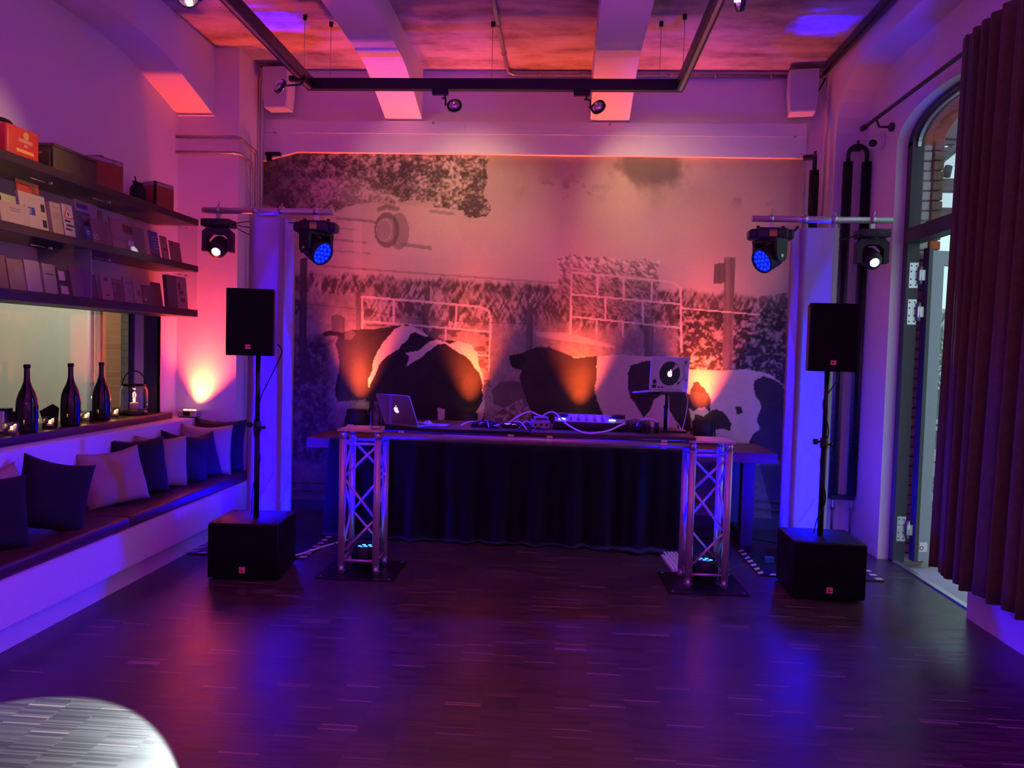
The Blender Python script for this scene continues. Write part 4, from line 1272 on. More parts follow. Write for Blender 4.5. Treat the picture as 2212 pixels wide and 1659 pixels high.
book('dark blue booklet with an outlined lorry', 4.81, 0.10, 0.185, 1, (0.05, 0.06, 0.13), 0.02, x=-3.145, marks=((-0.015, 0.02, 0.06, 0.003, 'inkgrey'), (-0.005, 0.002, 0.07, 0.003, 'inkgrey')))
book('large car magazine with blue title bars', 5.00, 0.24, 0.275, 1, (0.52, 0.42, 0.42), 0.015, x=-3.21, lean=5, marks=((-0.05, 0.10, 0.12, 0.03, 'inkblue'), (-0.04, 0.055, 0.14, 0.02, 'inkblue'), (0.0, -0.01, 0.10, 0.03, 'inkbrown'), (0.03, 0.02, 0.06, 0.02, 'ink'), (-0.02, -0.045, 0.07, 0.025, 'inkbrown')))
book('small bright blue booklet in front of the car magazine', 4.885, 0.055, 0.10, 1, (0.04, 0.12, 0.36), 0.015, x=-3.135, marks=((0.0, 0.015, 0.03, 0.008, 'inkpale'), (0.0, 0.0, 0.035, 0.006, 'inkpale')))
book('brown brochure reading SO in pale letters', 5.06, 0.22, 0.17, 1, (0.36, 0.22, 0.17), 0.012, x=-3.145, text=('SO', 0.05, -0.075, -0.045, 'inkpale'))
book('slim ochre spine standing slanted', 5.20, 0.05, 0.26, 1, (0.40, 0.24, 0.08), 0.02, x=-3.24, lean=6)
book('magazine with a pale street scene on the cover', 5.36, 0.30, 0.22, 1, (0.48, 0.32, 0.26), 0.012, marks=((0.06, 0.05, 0.12, 0.06, 'inkbrown'), (-0.04, -0.03, 0.18, 0.03, 'inkgrey'), (0.08, -0.05, 0.08, 0.04, 'inkpale')))
book('plain tan booklet leaning on the street magazine', 5.56, 0.15, 0.20, 1, tan_, 0.02)
book('blue and white leaflet with pale lettering lines', 5.78, 0.13, 0.205, 1, (0.22, 0.20, 0.42), 0.008, marks=lines(0.02, 0.06, 0.07, 5, 'inkpale', 0.022) + ((0.0, -0.08, 0.12, 0.03, 'inkbrown'),))
book('small leaflet with a red triangle sign', 5.93, 0.10, 0.19, 1, (0.50, 0.34, 0.28), 0.008, marks=((0.0, 0.055, 0.05, 0.045, 'inkred'), (0.0, -0.01, 0.06, 0.02, 'inkbrown')))
book('brown leaflet last on the upper shelf', 6.10, 0.17, 0.17, 1, (0.34, 0.20, 0.15), 0.008, marks=((-0.05, 0.06, 0.03, 0.02, 'inkbrown'),))
# lower shelf
book('brown booklet at the left edge of the lower shelf', 4.13, 0.12, 0.19, 2, (0.30, 0.17, 0.12), 0.02)
book('booklet with a dark grey picture field', 4.27, 0.13, 0.18, 2, (0.36, 0.24, 0.18), 0.015, marks=((0.015, 0.0, 0.07, 0.10, 'inkgrey'),))
book('pale violet booklet on the lower shelf', 4.41, 0.13, 0.19, 2, (0.50, 0.42, 0.46), 0.02)
book('pale booklet with a dark stripe on the lower shelf', 4.56, 0.12, 0.185, 2, (0.52, 0.45, 0.44), 0.02, marks=((0, 0.03, 0.08, 0.006, 'ink'),))
book('booklet with pale curved shape on dark cover', 4.70, 0.12, 0.17, 2, (0.09, 0.06, 0.09), 0.012, marks=((-0.02, 0.04, 0.06, 0.06, 'inkpale'), (-0.01, -0.05, 0.07, 0.05, 'inkpale')))
book('plain mauve booklet left of the glass joint', 4.83, 0.13, 0.20, 2, (0.34, 0.22, 0.28), 0.02)
book('dark brown booklet right of the glass joint', 4.97, 0.13, 0.165, 2, (0.16, 0.09, 0.08), 0.015, marks=((0.0, -0.05, 0.10, 0.004, 'inkbrown'),))
book('tan booklet with two small dark emblems', 5.12, 0.13, 0.18, 2, (0.55, 0.38, 0.27), 0.015, x=-3.145, marks=((0, 0.055, 0.05, 0.02, 'inkbrown'), (0, -0.055, 0.035, 0.014, 'inkbrown')))
book('brochure with a dark brown engraving', 5.27, 0.16, 0.165, 2, (0.30, 0.17, 0.14), 0.01, marks=((0.0, 0.0, 0.12, 0.10, 'inkbrown'), (-0.02, 0.01, 0.03, 0.05, 'inkgrey')))
book('narrow mauve booklet with thin rules', 5.42, 0.11, 0.19, 2, (0.42, 0.30, 0.33), 0.015, marks=lines(0, 0.05, 0.08, 2, 'inkbrown', 0.06))
book('narrow tan booklet with a round seal', 5.54, 0.11, 0.175, 2, (0.46, 0.31, 0.25), 0.015, marks=((0.01, -0.01, 0.035, 0.045, 'inkbrown'),))
book('flat dark magenta box low on the shelf', 5.67, 0.16, 0.15, 2, (0.20, 0.07, 0.14), 0.03, marks=((-0.05, -0.04, 0.02, 0.012, 'inkpale'),))
book('red leather folder with rounded corner', 5.82, 0.13, 0.185, 2, (0.26, 0.04, 0.03), 0.012)
book('tall plum coloured ledger', 6.02, 0.15, 0.26, 2, (0.18, 0.08, 0.11), 0.035, lean=5)
book('tall pale red brochure with a pictogram at the shelf end', 6.19, 0.19, 0.265, 2, (0.56, 0.36, 0.30), 0.012, lean=5, marks=((-0.03, 0.05, 0.04, 0.05, 'inkbrown'), (0.0, 0.0, 0.07, 0.03, 'inkbrown'), (0.02, -0.06, 0.08, 0.03, 'inkbrown')))

# ------------------------------------------------------------------ cans on top of the shelf
CZ = 2.627
red = mat('red_enamel', (0.55, 0.045, 0.02), 0.45, var=0.12)
olive = mat('olive_paint', (0.085, 0.075, 0.025), 0.6, var=0.25, scale=20)
tinred = mat('worn_red_tin', (0.28, 0.03, 0.02), 0.5, var=0.35, scale=14)
tinpale = mat('worn_pale_tin', (0.36, 0.30, 0.30), 0.5, var=0.2)
c = thing('metal_case', 'bright red metal case with black handle and yellow emblem', 'case', (-3.265, 4.32, CZ), R(90))
G().box((0, 0, 0.092), (0.27, 0.20, 0.184), None, 0.014, 2).build('case', red, c)
G().tube(bez([(-0.10, 0, 0.183), (-0.075, 0, 0.215), (0.0, 0, 0.222), (0.035, 0, 0.205), (0.045, 0, 0.183)]), 0.013, 8).build('handle', M['black'], c)
G().prism([(0.032 * math.cos(2 * PI * k / 16) * 0.75 + 0.02, 0.142 + 0.022 * math.sin(2 * PI * k / 16)) for k in range(16)], -0.1012, -0.100, 'xz').build('emblem', M['inkgold'], c)
G().b6(-0.045, 0.075, -0.1012, -0.100, 0.098, 0.120).build('title_plate', mat('faded_title', (0.62, 0.22, 0.14), 0.5), c)
G().b6(0.0, 0.03, -0.1012, -0.100, 0.075, 0.09).build('title_plate', mat('orange_title', (0.66, 0.25, 0.10), 0.5), c)
G().b6(-0.06, 0.085, -0.1012, -0.100, 0.040, 0.058).build('yellow_strip', mat('yellow_strip', (0.75, 0.42, 0.08), 0.5), c)
G().b6(-0.1362, -0.135, -0.01, 0.012, 0.05, 0.15).b6(-0.1362, -0.135, -0.05, 0.05, 0.035, 0.042).build('side_print', M['inkbrown'], c)
c = thing('fuel_can', 'dark red can cut off at the left picture edge', 'can', (-3.30, 4.02, CZ), R(90))
G().box((0, 0, 0.08), (0.20, 0.14, 0.16), None, 0.01, 2).build('body', tinred, c)
G().cyl((0, 0, 0.16), (0, 0, 0.185), 0.02, n=12).build('cap', M['black'], c)
c = thing('ammunition_box', 'olive green metal ammunition box on the shelf', 'box', (-3.265, 4.82, CZ), R(90))
G().box((0, 0, 0.078), (0.44, 0.185, 0.156), None, 0.006, 1).build('body', olive, c)
G().box((0, 0, 0.164), (0.45, 0.195, 0.022), None, 0.005, 1).build('lid', olive, c)
G().b6(-0.232, -0.220, -0.07, 0.07, 0.022, 0.14).build('end_plate', olive, c)
G().cyl((-0.236, 0, 0.085), (-0.230, 0, 0.085), 0.008, n=12).build('stud', M['black'], c)
G().b6(-0.2335, -0.2315, -0.022, 0.016, 0.108, 0.118).build('marking', M['inkgold'], c)
G().tube([(-0.228, -0.055, 0.055), (-0.245, -0.055, 0.040), (-0.245, 0.05, 0.040), (-0.228, 0.05, 0.055)], 0.005, 6).build('handle', M['black'], c)
for sy in (-0.09, 0.085):
    G().b6(-0.226, -0.218, sy, sy + 0.008, 0.0, 0.155).build('edge_rib', olive, c)
def oil_can(label, y, w, d_, h, cap):
    c = thing('oil_can', label, 'can', (-3.27, y, CZ), R(75), 'red oil cans on the shelf')
    G().box((0, 0, h / 2), (w, d_, h), None, 0.008, 2).build('body', tinred, c)
    G().box((0, 0, h * 0.91), (w + 0.0015, d_ + 0.0015, h * 0.15), None, 0.006, 1).build('top_band', tinpale, c)
    G().box((0, 0, h * 0.07), (w + 0.0015, d_ + 0.0015, h * 0.13), None, 0.006, 1).build('bottom_band', tinpale, c)
    if cap:
        G().cyl((-0.02, 0, h), (-0.02, 0, h + 0.018), 0.022, n=16).build('cap', M['black'], c)
        G().b6(0.02, 0.05, -d_ / 2 - 0.003, -d_ / 2, h * 0.86, h * 0.95).build('crest', M['inkgrey'], c)
    else:
        G().tube([(-0.05, 0, h), (-0.045, 0, h + 0.012), (0.045, 0, h + 0.012), (0.05, 0, h)], 0.005, 6).build('handle', M['black'], c)
        G().b6(-w / 2 - 0.004, -w / 2 + 0.012, -d_ / 2 - 0.004, -d_ / 2 + 0.012, 0, h).build('edge_seam', M['black'], c)
oil_can('worn red oil can with pale bands beside the ammunition box', 5.25, 0.24, 0.14, 0.235, True)
oil_can('red oil can with dark corner seam at the shelf end', 6.00, 0.20, 0.13, 0.225, False)
c = thing('grease_canister', 'small black canister with lever lid between the red cans', 'canister', (-3.22, 5.62, CZ), R(75))
G().lathe([(0, 0), (0.055, 0), (0.058, 0.01), (0.058, 0.10), (0.05, 0.125), (0.04, 0.13), (0.0, 0.13)], None, 20).build('body', M['black'], c)
G().cyl((0, 0, 0.13), (0, 0, 0.15), 0.035, n=16).build('lid', M['black'], c)
G().b6(-0.05, 0.045, -0.006, 0.006, 0.145, 0.157).prism([(-0.03, 0.15), (-0.015, 0.15), (-0.03, 0.195)], -0.004, 0.004, 'xz').build('lever', M['black'], c)
# ------------------------------------------------------------------ back table with black cloth
tb = thing('back_table', 'long thick wooden table in front of the mural', 'table', (0, 0, 0))
TX0, TX1, TY0, TY1, TT = -2.20, 1.80, 6.50, 7.22, 0.80
for k in range(4):
    w = (TY1 - TY0) / 4
    G().b6(TX0, TX1, TY0 + k * w, TY0 + (k + 1) * w - 0.003, TT - 0.085, TT, 0.003, 1).build('plank', M['tablewood'], tb)
for x in (-1.95, -0.2, 1.53):
    for y in (TY0 + 0.06, TY1 - 0.18):
        G().b6(x, x + 0.105, y, y + 0.10, 0, TT - 0.085, 0.004, 1).build('leg', M['frame'], tb)
    G().b6(x + 0.02, x + 0.085, TY0 + 0.16, TY1 - 0.18, 0.04, 0.10).build('foot_rail', M['frame'], tb)

def drape():
    n, m = 160, 26
    x0, x1 = -1.99, 1.02
    vs, fs = [], []
    for j in range(m + 1):
        v = j / m
        for i in range(n + 1):
            u = i / n
            x = x0 + (x1 - x0) * u
            f = 0.020 * math.sin(u * 62 + 1.1 * math.sin(u * 9)) + 0.012 * math.sin(u * 131 + 2)
            if v < 0.12:
                y, z = TY0 + 0.10 - 0.14 * (v / 0.12), TT + 0.004
            elif v < 0.90:
                q = (v - 0.12) / 0.78
                y = TY0 - 0.045 - 0.16 * q + f * (0.3 + 1.2 * q)
                z = TT + 0.004 - q * (TT - 0.005)
            else:
                q = (v - 0.90) / 0.10
                y = TY0 - 0.205 - (0.07 + 0.16 * max(0, u - 0.7) / 0.3) * q + f * 1.5
                z = 0.009 + 0.010 * (1 + math.sin(u * 90)) * 0.5 + 0.004 * (1 - q)
            vs.append((x + 0.03 * v * math.sin(u * 20), y, z))
    for j in range(m):
        for i in range(n):
            a = j * (n + 1) + i
            fs.append((a, a + 1, a + n + 2, a + n + 1))
    g = G()
    g.add(vs, fs, True)
    o = g.build('black_drape', M['blackcloth'])
    o.modifiers.new('thickness', 'SOLIDIFY').thickness = 0.003
    return tag(o, 'black cloth hung over the back table down to the floor', 'cloth')
drape()

# ------------------------------------------------------------------ DJ booth: two truss legs, tubes and boards
def truss_tower(label, cx, cy, ang, w=0.245, h=1.0):
    t = thing('truss_leg', label, 'truss', (cx, cy, 0), ang, 'truss legs of the booth')
    a = w / 2
    G().b6(-0.27, 0.27, -0.24, 0.25, 0.0, 0.012, 0.002, 1).build('base_plate', M['blacksteel'], t)
    for sx in (-0.24, 0.24):
        for sy in (-0.21, 0.22):
            G().cyl((sx, sy, 0.012), (sx, sy, 0.016), 0.008, n=8).build('screw', M['steel'], t)
    r = 0.025
    for sx in (-1, 1):
        for sy in (-1, 1):
            x, y = sx * a, sy * a
            l = G().cyl((x, y, 0.075), (x, y, h - 0.045), r, n=18).build('chord', M['alu'], t)
            g = G().cyl((x, y, 0.012), (x, y, 0.075), 0.0215, n=16).lathe([(0.0265, 0.068), (0.0265, 0.078)], Matrix.Translation((x, y, 0)), 18)
            g.build('spigot', M['steel'], l)
            g = G().cyl((x, y, h - 0.045), (x, y, h + 0.012), 0.0215, n=16).lathe([(0.0265, h - 0.055), (0.0265, h - 0.045)], Matrix.Translation((x, y, 0)), 18)
            g.build('spigot', M['steel'], l)
            G().cyl((x - 0.028, y, 0.035), (x + 0.028, y, 0.035), 0.005, n=8).cyl((x - 0.028, y, h - 0.012), (x + 0.028, y, h - 0.012), 0.006, n=8).build('pin', M['steel'], l)
    def rung(p, q, rr=0.009):
        G().cyl(p, q, rr, n=10).build('brace', M['alu'], t)
    zs = [0.17, 0.42, 0.70, 0.93]
    for k, (p, q) in enumerate((((-a, -a), (a, -a)), ((a, -a), (a, a)), ((a, a), (-a, a)), ((-a, a), (-a, -a)))):
        P, Q = Vector((*p, 0)), Vector((*q, 0))
        d = (Q - P).normalized() * r * 0.8
        P, Q = P + d, Q - d
        for z in (0.105, h - 0.075):
            rung(P + Vector((0, 0, z)), Q + Vector((0, 0, z)))
        s = k % 2
        for i in range(3):
            A_, B_ = (P, Q) if (i + s) % 2 == 0 else (Q, P)
            rung(A_ + Vector((0, 0, zs[i])), B_ + Vector((0, 0, zs[i + 1] - 0.03)))
    tp = G()
    e = a + 0.035
    tp.prism([(-e, -e), (e, -e), (e, e - 0.06), (e - 0.06, e), (-e + 0.06, e), (-e, e - 0.06)], h + 0.012, h + 0.024)
    tp.build('top_plate', M['alu'], t)
    return t
TL = truss_tower('left truss leg of the booth', -1.388, 5.352, R(0))
TR = truss_tower('right truss leg of the booth', 1.010, 5.395, R(2))
uplight('blue uplight on the base plate inside the left truss leg', (-1.375, 5.37, 0.0125), (0, 0, 1), P_TRUSS, C_BLUE, M['led_blue_hot'], 70, 0.85, 'blue uplights inside the truss legs', 1.0)
uplight('blue uplight on the base plate inside the right truss leg', (1.025, 5.41, 0.0125), (0, 0, 1), P_TRUSS, C_BLUE, M['led_blue_hot'], 70, 0.85, 'blue uplights inside the truss legs', 1.0)

bt = thing('booth_top', 'black booth boards on aluminium tubes between the truss legs', 'table top', (0, 0, 0))
for y in (5.245, 5.475):
    G().cyl((-1.245, y, 0.992), (0.868, y + 0.03, 0.992), 0.025, n=18).build('tube', M['alu'], bt)
for x in (-1.10, -0.345, -0.08, 0.69):
    c = G().b6(x - 0.02, x + 0.02, 5.215, 5.285, 1.012, 1.028).build('clamp', M['steel'], bt)
    G().lathe([(0.029, -0.02), (0.029, 0.02)], Matrix.Translation((x, 5.252, 0.992)) @ Matrix.Rotation(R(90), 4, 'Y'), 16).build('clamp_ring', M['alu'], c)
part_label(G().b6(-1.215, -0.215, 5.205, 5.86, 1.028, 1.05, 0.002, 1).build('board', M['black'], bt), 'matt black booth board')
part_label(G().b6(-0.21, 0.90, 5.205, 5.86, 1.028, 1.05, 0.002, 1).build('board', mat('brown_ply', (0.055, 0.03, 0.02), 0.5), bt), 'dark brown booth board')
BZ = 1.0505

# ------------------------------------------------------------------ laptops
def apple_poly(s):
    L, Rr = [], []
    pts = [(0.0, 0.30), (0.13, 0.36), (0.27, 0.34), (0.39, 0.24), (0.30, 0.14), (0.27, 0.02), (0.31, -0.11), (0.41, -0.19), (0.35, -0.34), (0.25, -0.47), (0.14, -0.52), (0.0, -0.47),
           (-0.13, -0.52), (-0.25, -0.46), (-0.36, -0.30), (-0.42, -0.10), (-0.40, 0.12), (-0.30, 0.28), (-0.16, 0.35)]
    leaf = [(0.02, 0.40), (0.03, 0.52), (0.11, 0.61), (0.20, 0.65), (0.20, 0.53), (0.12, 0.43)]
    return [(x * s, y * s) for x, y in pts], [(x * s, y * s) for x, y in leaf]
M['lid'] = mat('laptop_aluminium', (0.36, 0.34, 0.37), 0.42, 0.55)
M['lidwhite'] = mat('white_laptop_skin', (0.50, 0.51, 0.56), 0.55)
M['logo'] = emis('glowing_logo', (0.95, 0.93, 1.0), 0.9, (0.6, 0.6, 0.6))
M['logo2'] = emis('bright_logo', (1.0, 1.0, 1.0), 2.5, (0.6, 0.6, 0.6))
M['screen'] = emis('lit_screen', (0.5, 0.6, 0.9), 0.5)
def rrect(w, h, r, n=5):
    out = []
    for cx, cy, a0 in ((w / 2 - r, h / 2 - r, 0), (-w / 2 + r, h / 2 - r, 90), (-w / 2 + r, -h / 2 + r, 180), (w / 2 - r, -h / 2 + r, 270)):
        for k in range(n + 1):
            a = R(a0 + 90 * k / n)
            out.append((cx + r * math.cos(a), cy + r * math.sin(a)))
    return out
def laptop(label, loc, yaw, open_, body, logo, decal=False, tilt=0.0, w=0.325, dpt=0.225):
    """hinge at the origin, keyboard towards local +y, lid back faces local -y"""
    t = thing('laptop', label, 'laptop', loc, rot=(R(tilt), 0, R(yaw)))
    b = G().prism(rrect(w, dpt, 0.012), 0.0, 0.012).build('base', body, t)
    b.location = (0, dpt / 2, 0)
    G().b6(-w / 2 + 0.02, w / 2 - 0.02, -0.07, 0.03, 0.012, 0.0135).build('keyboard', M['blackplastic'], b)
    ld = bpy.data.objects.new('lid', G().prism(rrect(w, dpt, 0.012), -0.004, 0.003).mesh('lid'))
    ld.data.materials.append(body)
    COL.objects.link(ld)
    ld.parent = t
    # lid local: x across, y up the lid, z = outwards (back of the lid)
    ld.matrix_local = Matrix.Translation((0, 0.004, 0.014)) @ Matrix.Rotation(R(open_), 4, 'X') @ Matrix.Translation((0, dpt / 2, 0))
    G().b6(-w / 2 + 0.01, w / 2 - 0.01, -dpt / 2 + 0.015, dpt / 2 - 0.01, -0.0052, -0.0042).build('screen', M['screen'], ld)
    P1, P2 = apple_poly(0.052 if not decal else 0.045)
    G().prism(P1, 0.0042, 0.0048).prism(P2, 0.0042, 0.0048).build('logo', logo, ld)
    if decal:
        ink = M['ink']
        def disc(cx, cy, r0, r1, z, a0=0, a1=360, n=40):
            g = G()
            for k in range(n):
                p, q = R(a0 + (a1 - a0) * k / n), R(a0 + (a1 - a0) * (k + 1) / n)
                f = lambda r, a: (cx + r * math.cos(a), cy + r * math.sin(a), z)
                g.add([f(r0, p), f(r1, p), f(r1, q), f(r0, q)], [(0, 1, 2, 3)])
            return g
        disc(0, 0, 0.026, 0.087, 0.0036, 58, 58 + 338).build('record', ink, ld)
        disc(0, 0, 0.083, 0.087, 0.0036, 0, 360).build('record_rim', ink, ld)
        disc(0, 0, 0.0, 0.026, 0.0036).build('record_label', M['inkgrey'], ld)
        disc(0.132, 0.082, 0.014, 0.0165, 0.0036).build('pivot_ring', ink, ld)
        disc(0.132, 0.082, 0.0, 0.008, 0.0036).build('pivot', ink, ld)
        g = G()
        pl = bez([(0.128, 0.078, 0.0036), (0.120, 0.04, 0.0036), (0.125, 0.0, 0.0036), (0.115, -0.035, 0.0036), (0.078, -0.068, 0.0036)], 6)
        for p, q in zip(pl[:-1], pl[1:]):
            d = (q - p).normalized()
            nn = Vector((-d.y, d.x, 0)) * 0.0022
            g.add([p - nn, q - nn, q + nn, p + nn], [(0, 1, 2, 3)])
        p, q = Vector((0.088, -0.060, 0.0037)), Vector((0.068, -0.077, 0.0037))
        nn = Vector((0.0040, -0.0047, 0))
        g.add([p - nn, q - nn, q + nn, p + nn], [(0, 1, 2, 3)])
        g.build('tone_arm', ink, ld)
        G().b6(0.139, 0.143, -0.105, -0.052, 0.0034, 0.0038).b6(0.139, 0.143, -0.036, -0.004, 0.0034, 0.0038).b6(0.126, 0.156, -0.050, -0.046, 0.0034, 0.0038).b6(0.126, 0.156, -0.041, -0.037, 0.0034, 0.0038).build('pitch_slider', ink, ld)
        disc(-0.125, -0.058, 0.0, 0.017, 0.0036).build('knob_print', ink, ld)
        G().b6(-0.143, -0.109, -0.104, -0.080, 0.0034, 0.0038).b6(-0.098, -0.078, -0.103, -0.094, 0.0034, 0.0038).b6(-0.068, -0.048, -0.103, -0.094, 0.0034, 0.0038).build('button_print', ink, ld)
    return t
laptop('silver laptop with glowing apple at the left end of the booth', (-1.13, 5.32, BZ + 0.001), -32, 114, M['lid'], M['logo'])
lap2 = (0.755, 5.55, 1.335)
laptop('white laptop with record player decal raised on the stand', lap2, 27, 99, M['lidwhite'], M['logo2'], True, -6, 0.325, 0.235)
st = thing('laptop_stand', 'black height adjustable laptop stand at the right of the booth', 'stand', (0.745, 5.60, BZ))
G().b6(-0.05, 0.14, -0.12, 0.10, 0, 0.012, 0.003, 1).build('foot', M['blacksteel'], st)
G().cyl((0, 0, 0.012), (0, 0, 0.18), 0.013, n=14).build('lower_tube', M['black'], st)
G().cyl((0, 0, 0.17), (0, 0, 0.268), 0.008, n=12).build('upper_tube', M['black'], st)
G().cyl((0, 0, 0.165), (0, 0, 0.185), 0.017, n=14).build('collar', M['black'], st)
G().box((0.0, 0.02, 0.268), (0.20, 0.20, 0.010), rz(R(20)) @ Matrix.Rotation(R(-6), 4, 'X')).build('tray', M['black'], st)
G().box((0.02, -0.085, 0.279), (0.17, 0.012, 0.018), rz(R(20))).build('lip', M['frame'], st)

# ------------------------------------------------------------------ gear on the booth
bo = thing('glass_bottle', 'empty clear glass bottle on the left truss leg', 'bottle', (-1.30, 5.30, 1.0245))
G().lathe([(0.0, 0.003), (0.036, 0.0), (0.041, 0.008), (0.041, 0.105), (0.036, 0.125), (0.022, 0.138), (0.0145, 0.15), (0.0135, 0.178)], None, 28).build('body', thin_glass('bottle_glass', (0.90, 0.91, 0.93), 2.2), bo)
G().lathe([(0.0135, 0.176), (0.017, 0.178), (0.017, 0.190), (0.013, 0.192), (0.012, 0.18)], None, 20).build('lip', thin_glass('lip_glass', (0.85, 0.86, 0.9), 2.5), bo)
greyplastic = mat('grey_console_metal', (0.30, 0.30, 0.33), 0.45, 0.3)
mx_ = thing('dj_mixer', 'grey mixer with a row of knobs in the middle of the booth', 'mixer', (0.20, 5.60, BZ))
G().box((0, 0, 0.045), (0.52, 0.34, 0.05), Matrix.Rotation(R(5), 4, 'X'), 0.006, 2).build('body', M['blackplastic'], mx_)
G().box((0, 0.0, 0.0715), (0.50, 0.32, 0.004), Matrix.Rotation(R(5), 4, 'X')).build('face_plate', greyplastic, mx_)
for sx in (-0.22, 0.22):
    for sy in (-0.13, 0.13):
        G().cyl((sx, sy, 0), (sx, sy, 0.03), 0.016, n=12).build('foot', M['rubber'], mx_)
kn = mat('grey_knob', (0.34, 0.34, 0.38), 0.5)
for i in range(5):
    for j in range(2):
        k = G().cyl((-0.14 + i * 0.058, -0.115 + j * 0.08, 0.066 + j * 0.006), (-0.14 + i * 0.058, -0.115 + j * 0.08, 0.098 + j * 0.006), 0.012, 0.009, 12).build('knob', kn, mx_)
for x in (-0.20, 0.155):
    for y, w in ((-0.13, 0.05), (-0.10, 0.03)):
        G().b6(x - w / 2, x + w / 2, y - 0.006, y + 0.006, 0.068, 0.078).build('led_display', emis('display_led', (0.6, 0.95, 1.0), 1.3), mx_)
for x, r in ((-0.205, 0.0), (0.21, 0.0)):
    G().lathe([(0, 0.075), (0.05, 0.075), (0.05, 0.095), (0.042, 0.10), (0, 0.10)], Matrix.Translation((x, 0.06, 0)), 24).build('jog_wheel', M['blackplastic'], mx_)
dv = thing('effects_unit', 'black effects box with round pads right of the mixer', 'effects box', (0.58, 5.53, BZ), R(-4))
G().box((-0.05, 0, 0.03), (0.20, 0.20, 0.05), Matrix.Rotation(R(6), 4, 'X'), 0.005, 1).build('body', M['blackplastic'], dv)
for i in range(3):
    G().cyl((-0.115 + i * 0.06, -0.06, 0.05), (-0.115 + i * 0.06, -0.06, 0.066), 0.018, n=14).build('pad', M['frame'], dv)
for i, (lab, x, y, w, d_, h, a) in enumerate((('pale interface box carrying a hub left of the mixer', -0.155, 5.50, 0.13, 0.13, 0.055, 8), ('small black box among the cables left of the interface', -0.36, 5.48, 0.12, 0.10, 0.035, -10),
                                            ('flat black controller among the cables', -0.56, 5.52, 0.17, 0.14, 0.03, 6))):
    t = thing('audio_interface', lab, 'interface', (x, y, BZ), R(a))
    G().box((0, 0, h / 2), (w, d_, h), None, 0.005, 1).build('housing', greyplastic if i == 0 else M['blackplastic'], t)
    for k in range(3):
        G().cyl((-w * 0.3 + k * w * 0.3, -d_ / 2 - 0.006, h / 2), (-w * 0.3 + k * w * 0.3, -d_ / 2, h / 2), 0.009, n=12).build('jack', M['black'], t)
    if i == 1:
        part_label(G().b6(-0.04, 0.05, -d_ / 2 - 0.002, -d_ / 2, h - 0.012, h - 0.004).build('light_bar', emis('magenta_bar', (0.9, 0.25, 1.0), 0.8), t), 'glowing magenta bar')
t = thing('usb_hub', 'small hub stacked on the pale interface box', 'hub', (-0.15, 5.50, BZ + 0.0555), R(8))
G().box((0, 0, 0.013), (0.10, 0.06, 0.026), None, 0.004, 1).build('housing', greyplastic, t)
G().b6(-0.04, 0.04, -0.032, -0.029, 0.008, 0.016).build('port_row', M['black'], t)
t = thing('mouse_pad', 'flat pad beside the silver laptop', 'mouse pad', (-0.91, 5.42, BZ))
G().box((0, 0, 0.003), (0.20, 0.16, 0.006), None, 0.002, 1).build('pad', mat('grey_pad', (0.30, 0.30, 0.36), 0.8), t)
t = thing('computer_mouse', 'computer mouse resting on the pad by the laptop', 'mouse', (-0.95, 5.40, BZ + 0.0062))
G().sphere((0, 0, 0.004), 0.03, 8, (1, 1.6, 0.85)).build('shell', mat('pale_shell', (0.5, 0.5, 0.55), 0.4), t)
G().b6(-0.003, 0.003, -0.04, -0.02, 0.020, 0.028).build('wheel', M['black'], t)
hp_ = thing('headphones', 'pale headphones lying left of the laptop stand', 'headphones', (0.60, 5.40, BZ))
G().tube([(-0.075 * math.cos(PI * k / 14), 0.0, 0.045 + 0.052 * math.sin(PI * k / 14)) for k in range(15)], 0.008, 8).build('headband', mat('white_band', (0.6, 0.6, 0.62), 0.4), hp_)
for sx in (-1, 1):
    G().cyl((sx * 0.072, 0, 0.04), (sx * 0.045, 0.0, 0.04), 0.038, n=18).build('ear_cup', M['blackplastic'], hp_)
cab = [('violet-lit cable arching over the interface to the mixer', [(-0.40, 5.45, BZ + 0.01), (-0.33, 5.44, BZ + 0.07), (-0.24, 5.46, BZ + 0.115), (-0.17, 5.46, BZ + 0.095), (-0.14, 5.48, BZ + 0.083)], 0.006, 'white'),
       ('violet-lit cable arching from the hub down to the booth edge', [(-0.14, 5.48, BZ + 0.085), (-0.10, 5.44, BZ + 0.115), (-0.05, 5.38, BZ + 0.12), (0.04, 5.28, BZ + 0.05), (0.16, 5.20, BZ + 0.006), (0.30, 5.22, BZ + 0.02), (0.40, 5.34, BZ + 0.05), (0.44, 5.40, BZ + 0.06)], 0.006, 'white'),
       ('thin cable looping from the effects box to the headphones', [(0.44, 5.50, BZ + 0.05), (0.50, 5.42, BZ + 0.09), (0.56, 5.36, BZ + 0.075), (0.60, 5.33, BZ + 0.006)], 0.003, 'rubber'),
       ('thin pale cable hanging from the raised laptop', [(0.875, 5.60, 1.345), (0.895, 5.59, 1.28), (0.885, 5.57, 1.18), (0.86, 5.55, BZ + 0.016)], 0.003, 'white'),
       ('dark cable hanging below the raised laptop', [(0.85, 5.63, 1.335), (0.88, 5.64, 1.27), (0.85, 5.64, 1.20), (0.83, 5.63, 1.14), (0.84, 5.62, BZ + 0.016)], 0.003, 'rubber'),
       ('pale cable running up the laptop stand tube', [(0.763, 5.585, BZ + 0.014), (0.763, 5.585, 1.2), (0.760, 5.588, 1.30)], 0.003, 'white'),
       ('small loop of pale cable on the stand foot', [(0.775, 5.58, BZ + 0.05), (0.80, 5.58, BZ + 0.075), (0.835, 5.57, BZ + 0.05), (0.85, 5.56, BZ + 0.015)], 0.003, 'white')]
rs = random.Random(11)
for lab, pts, r, mm in cab:
    tag(G().tube(bez(pts, 7), r, 7).build('cable', M[mm]), lab, 'cable')
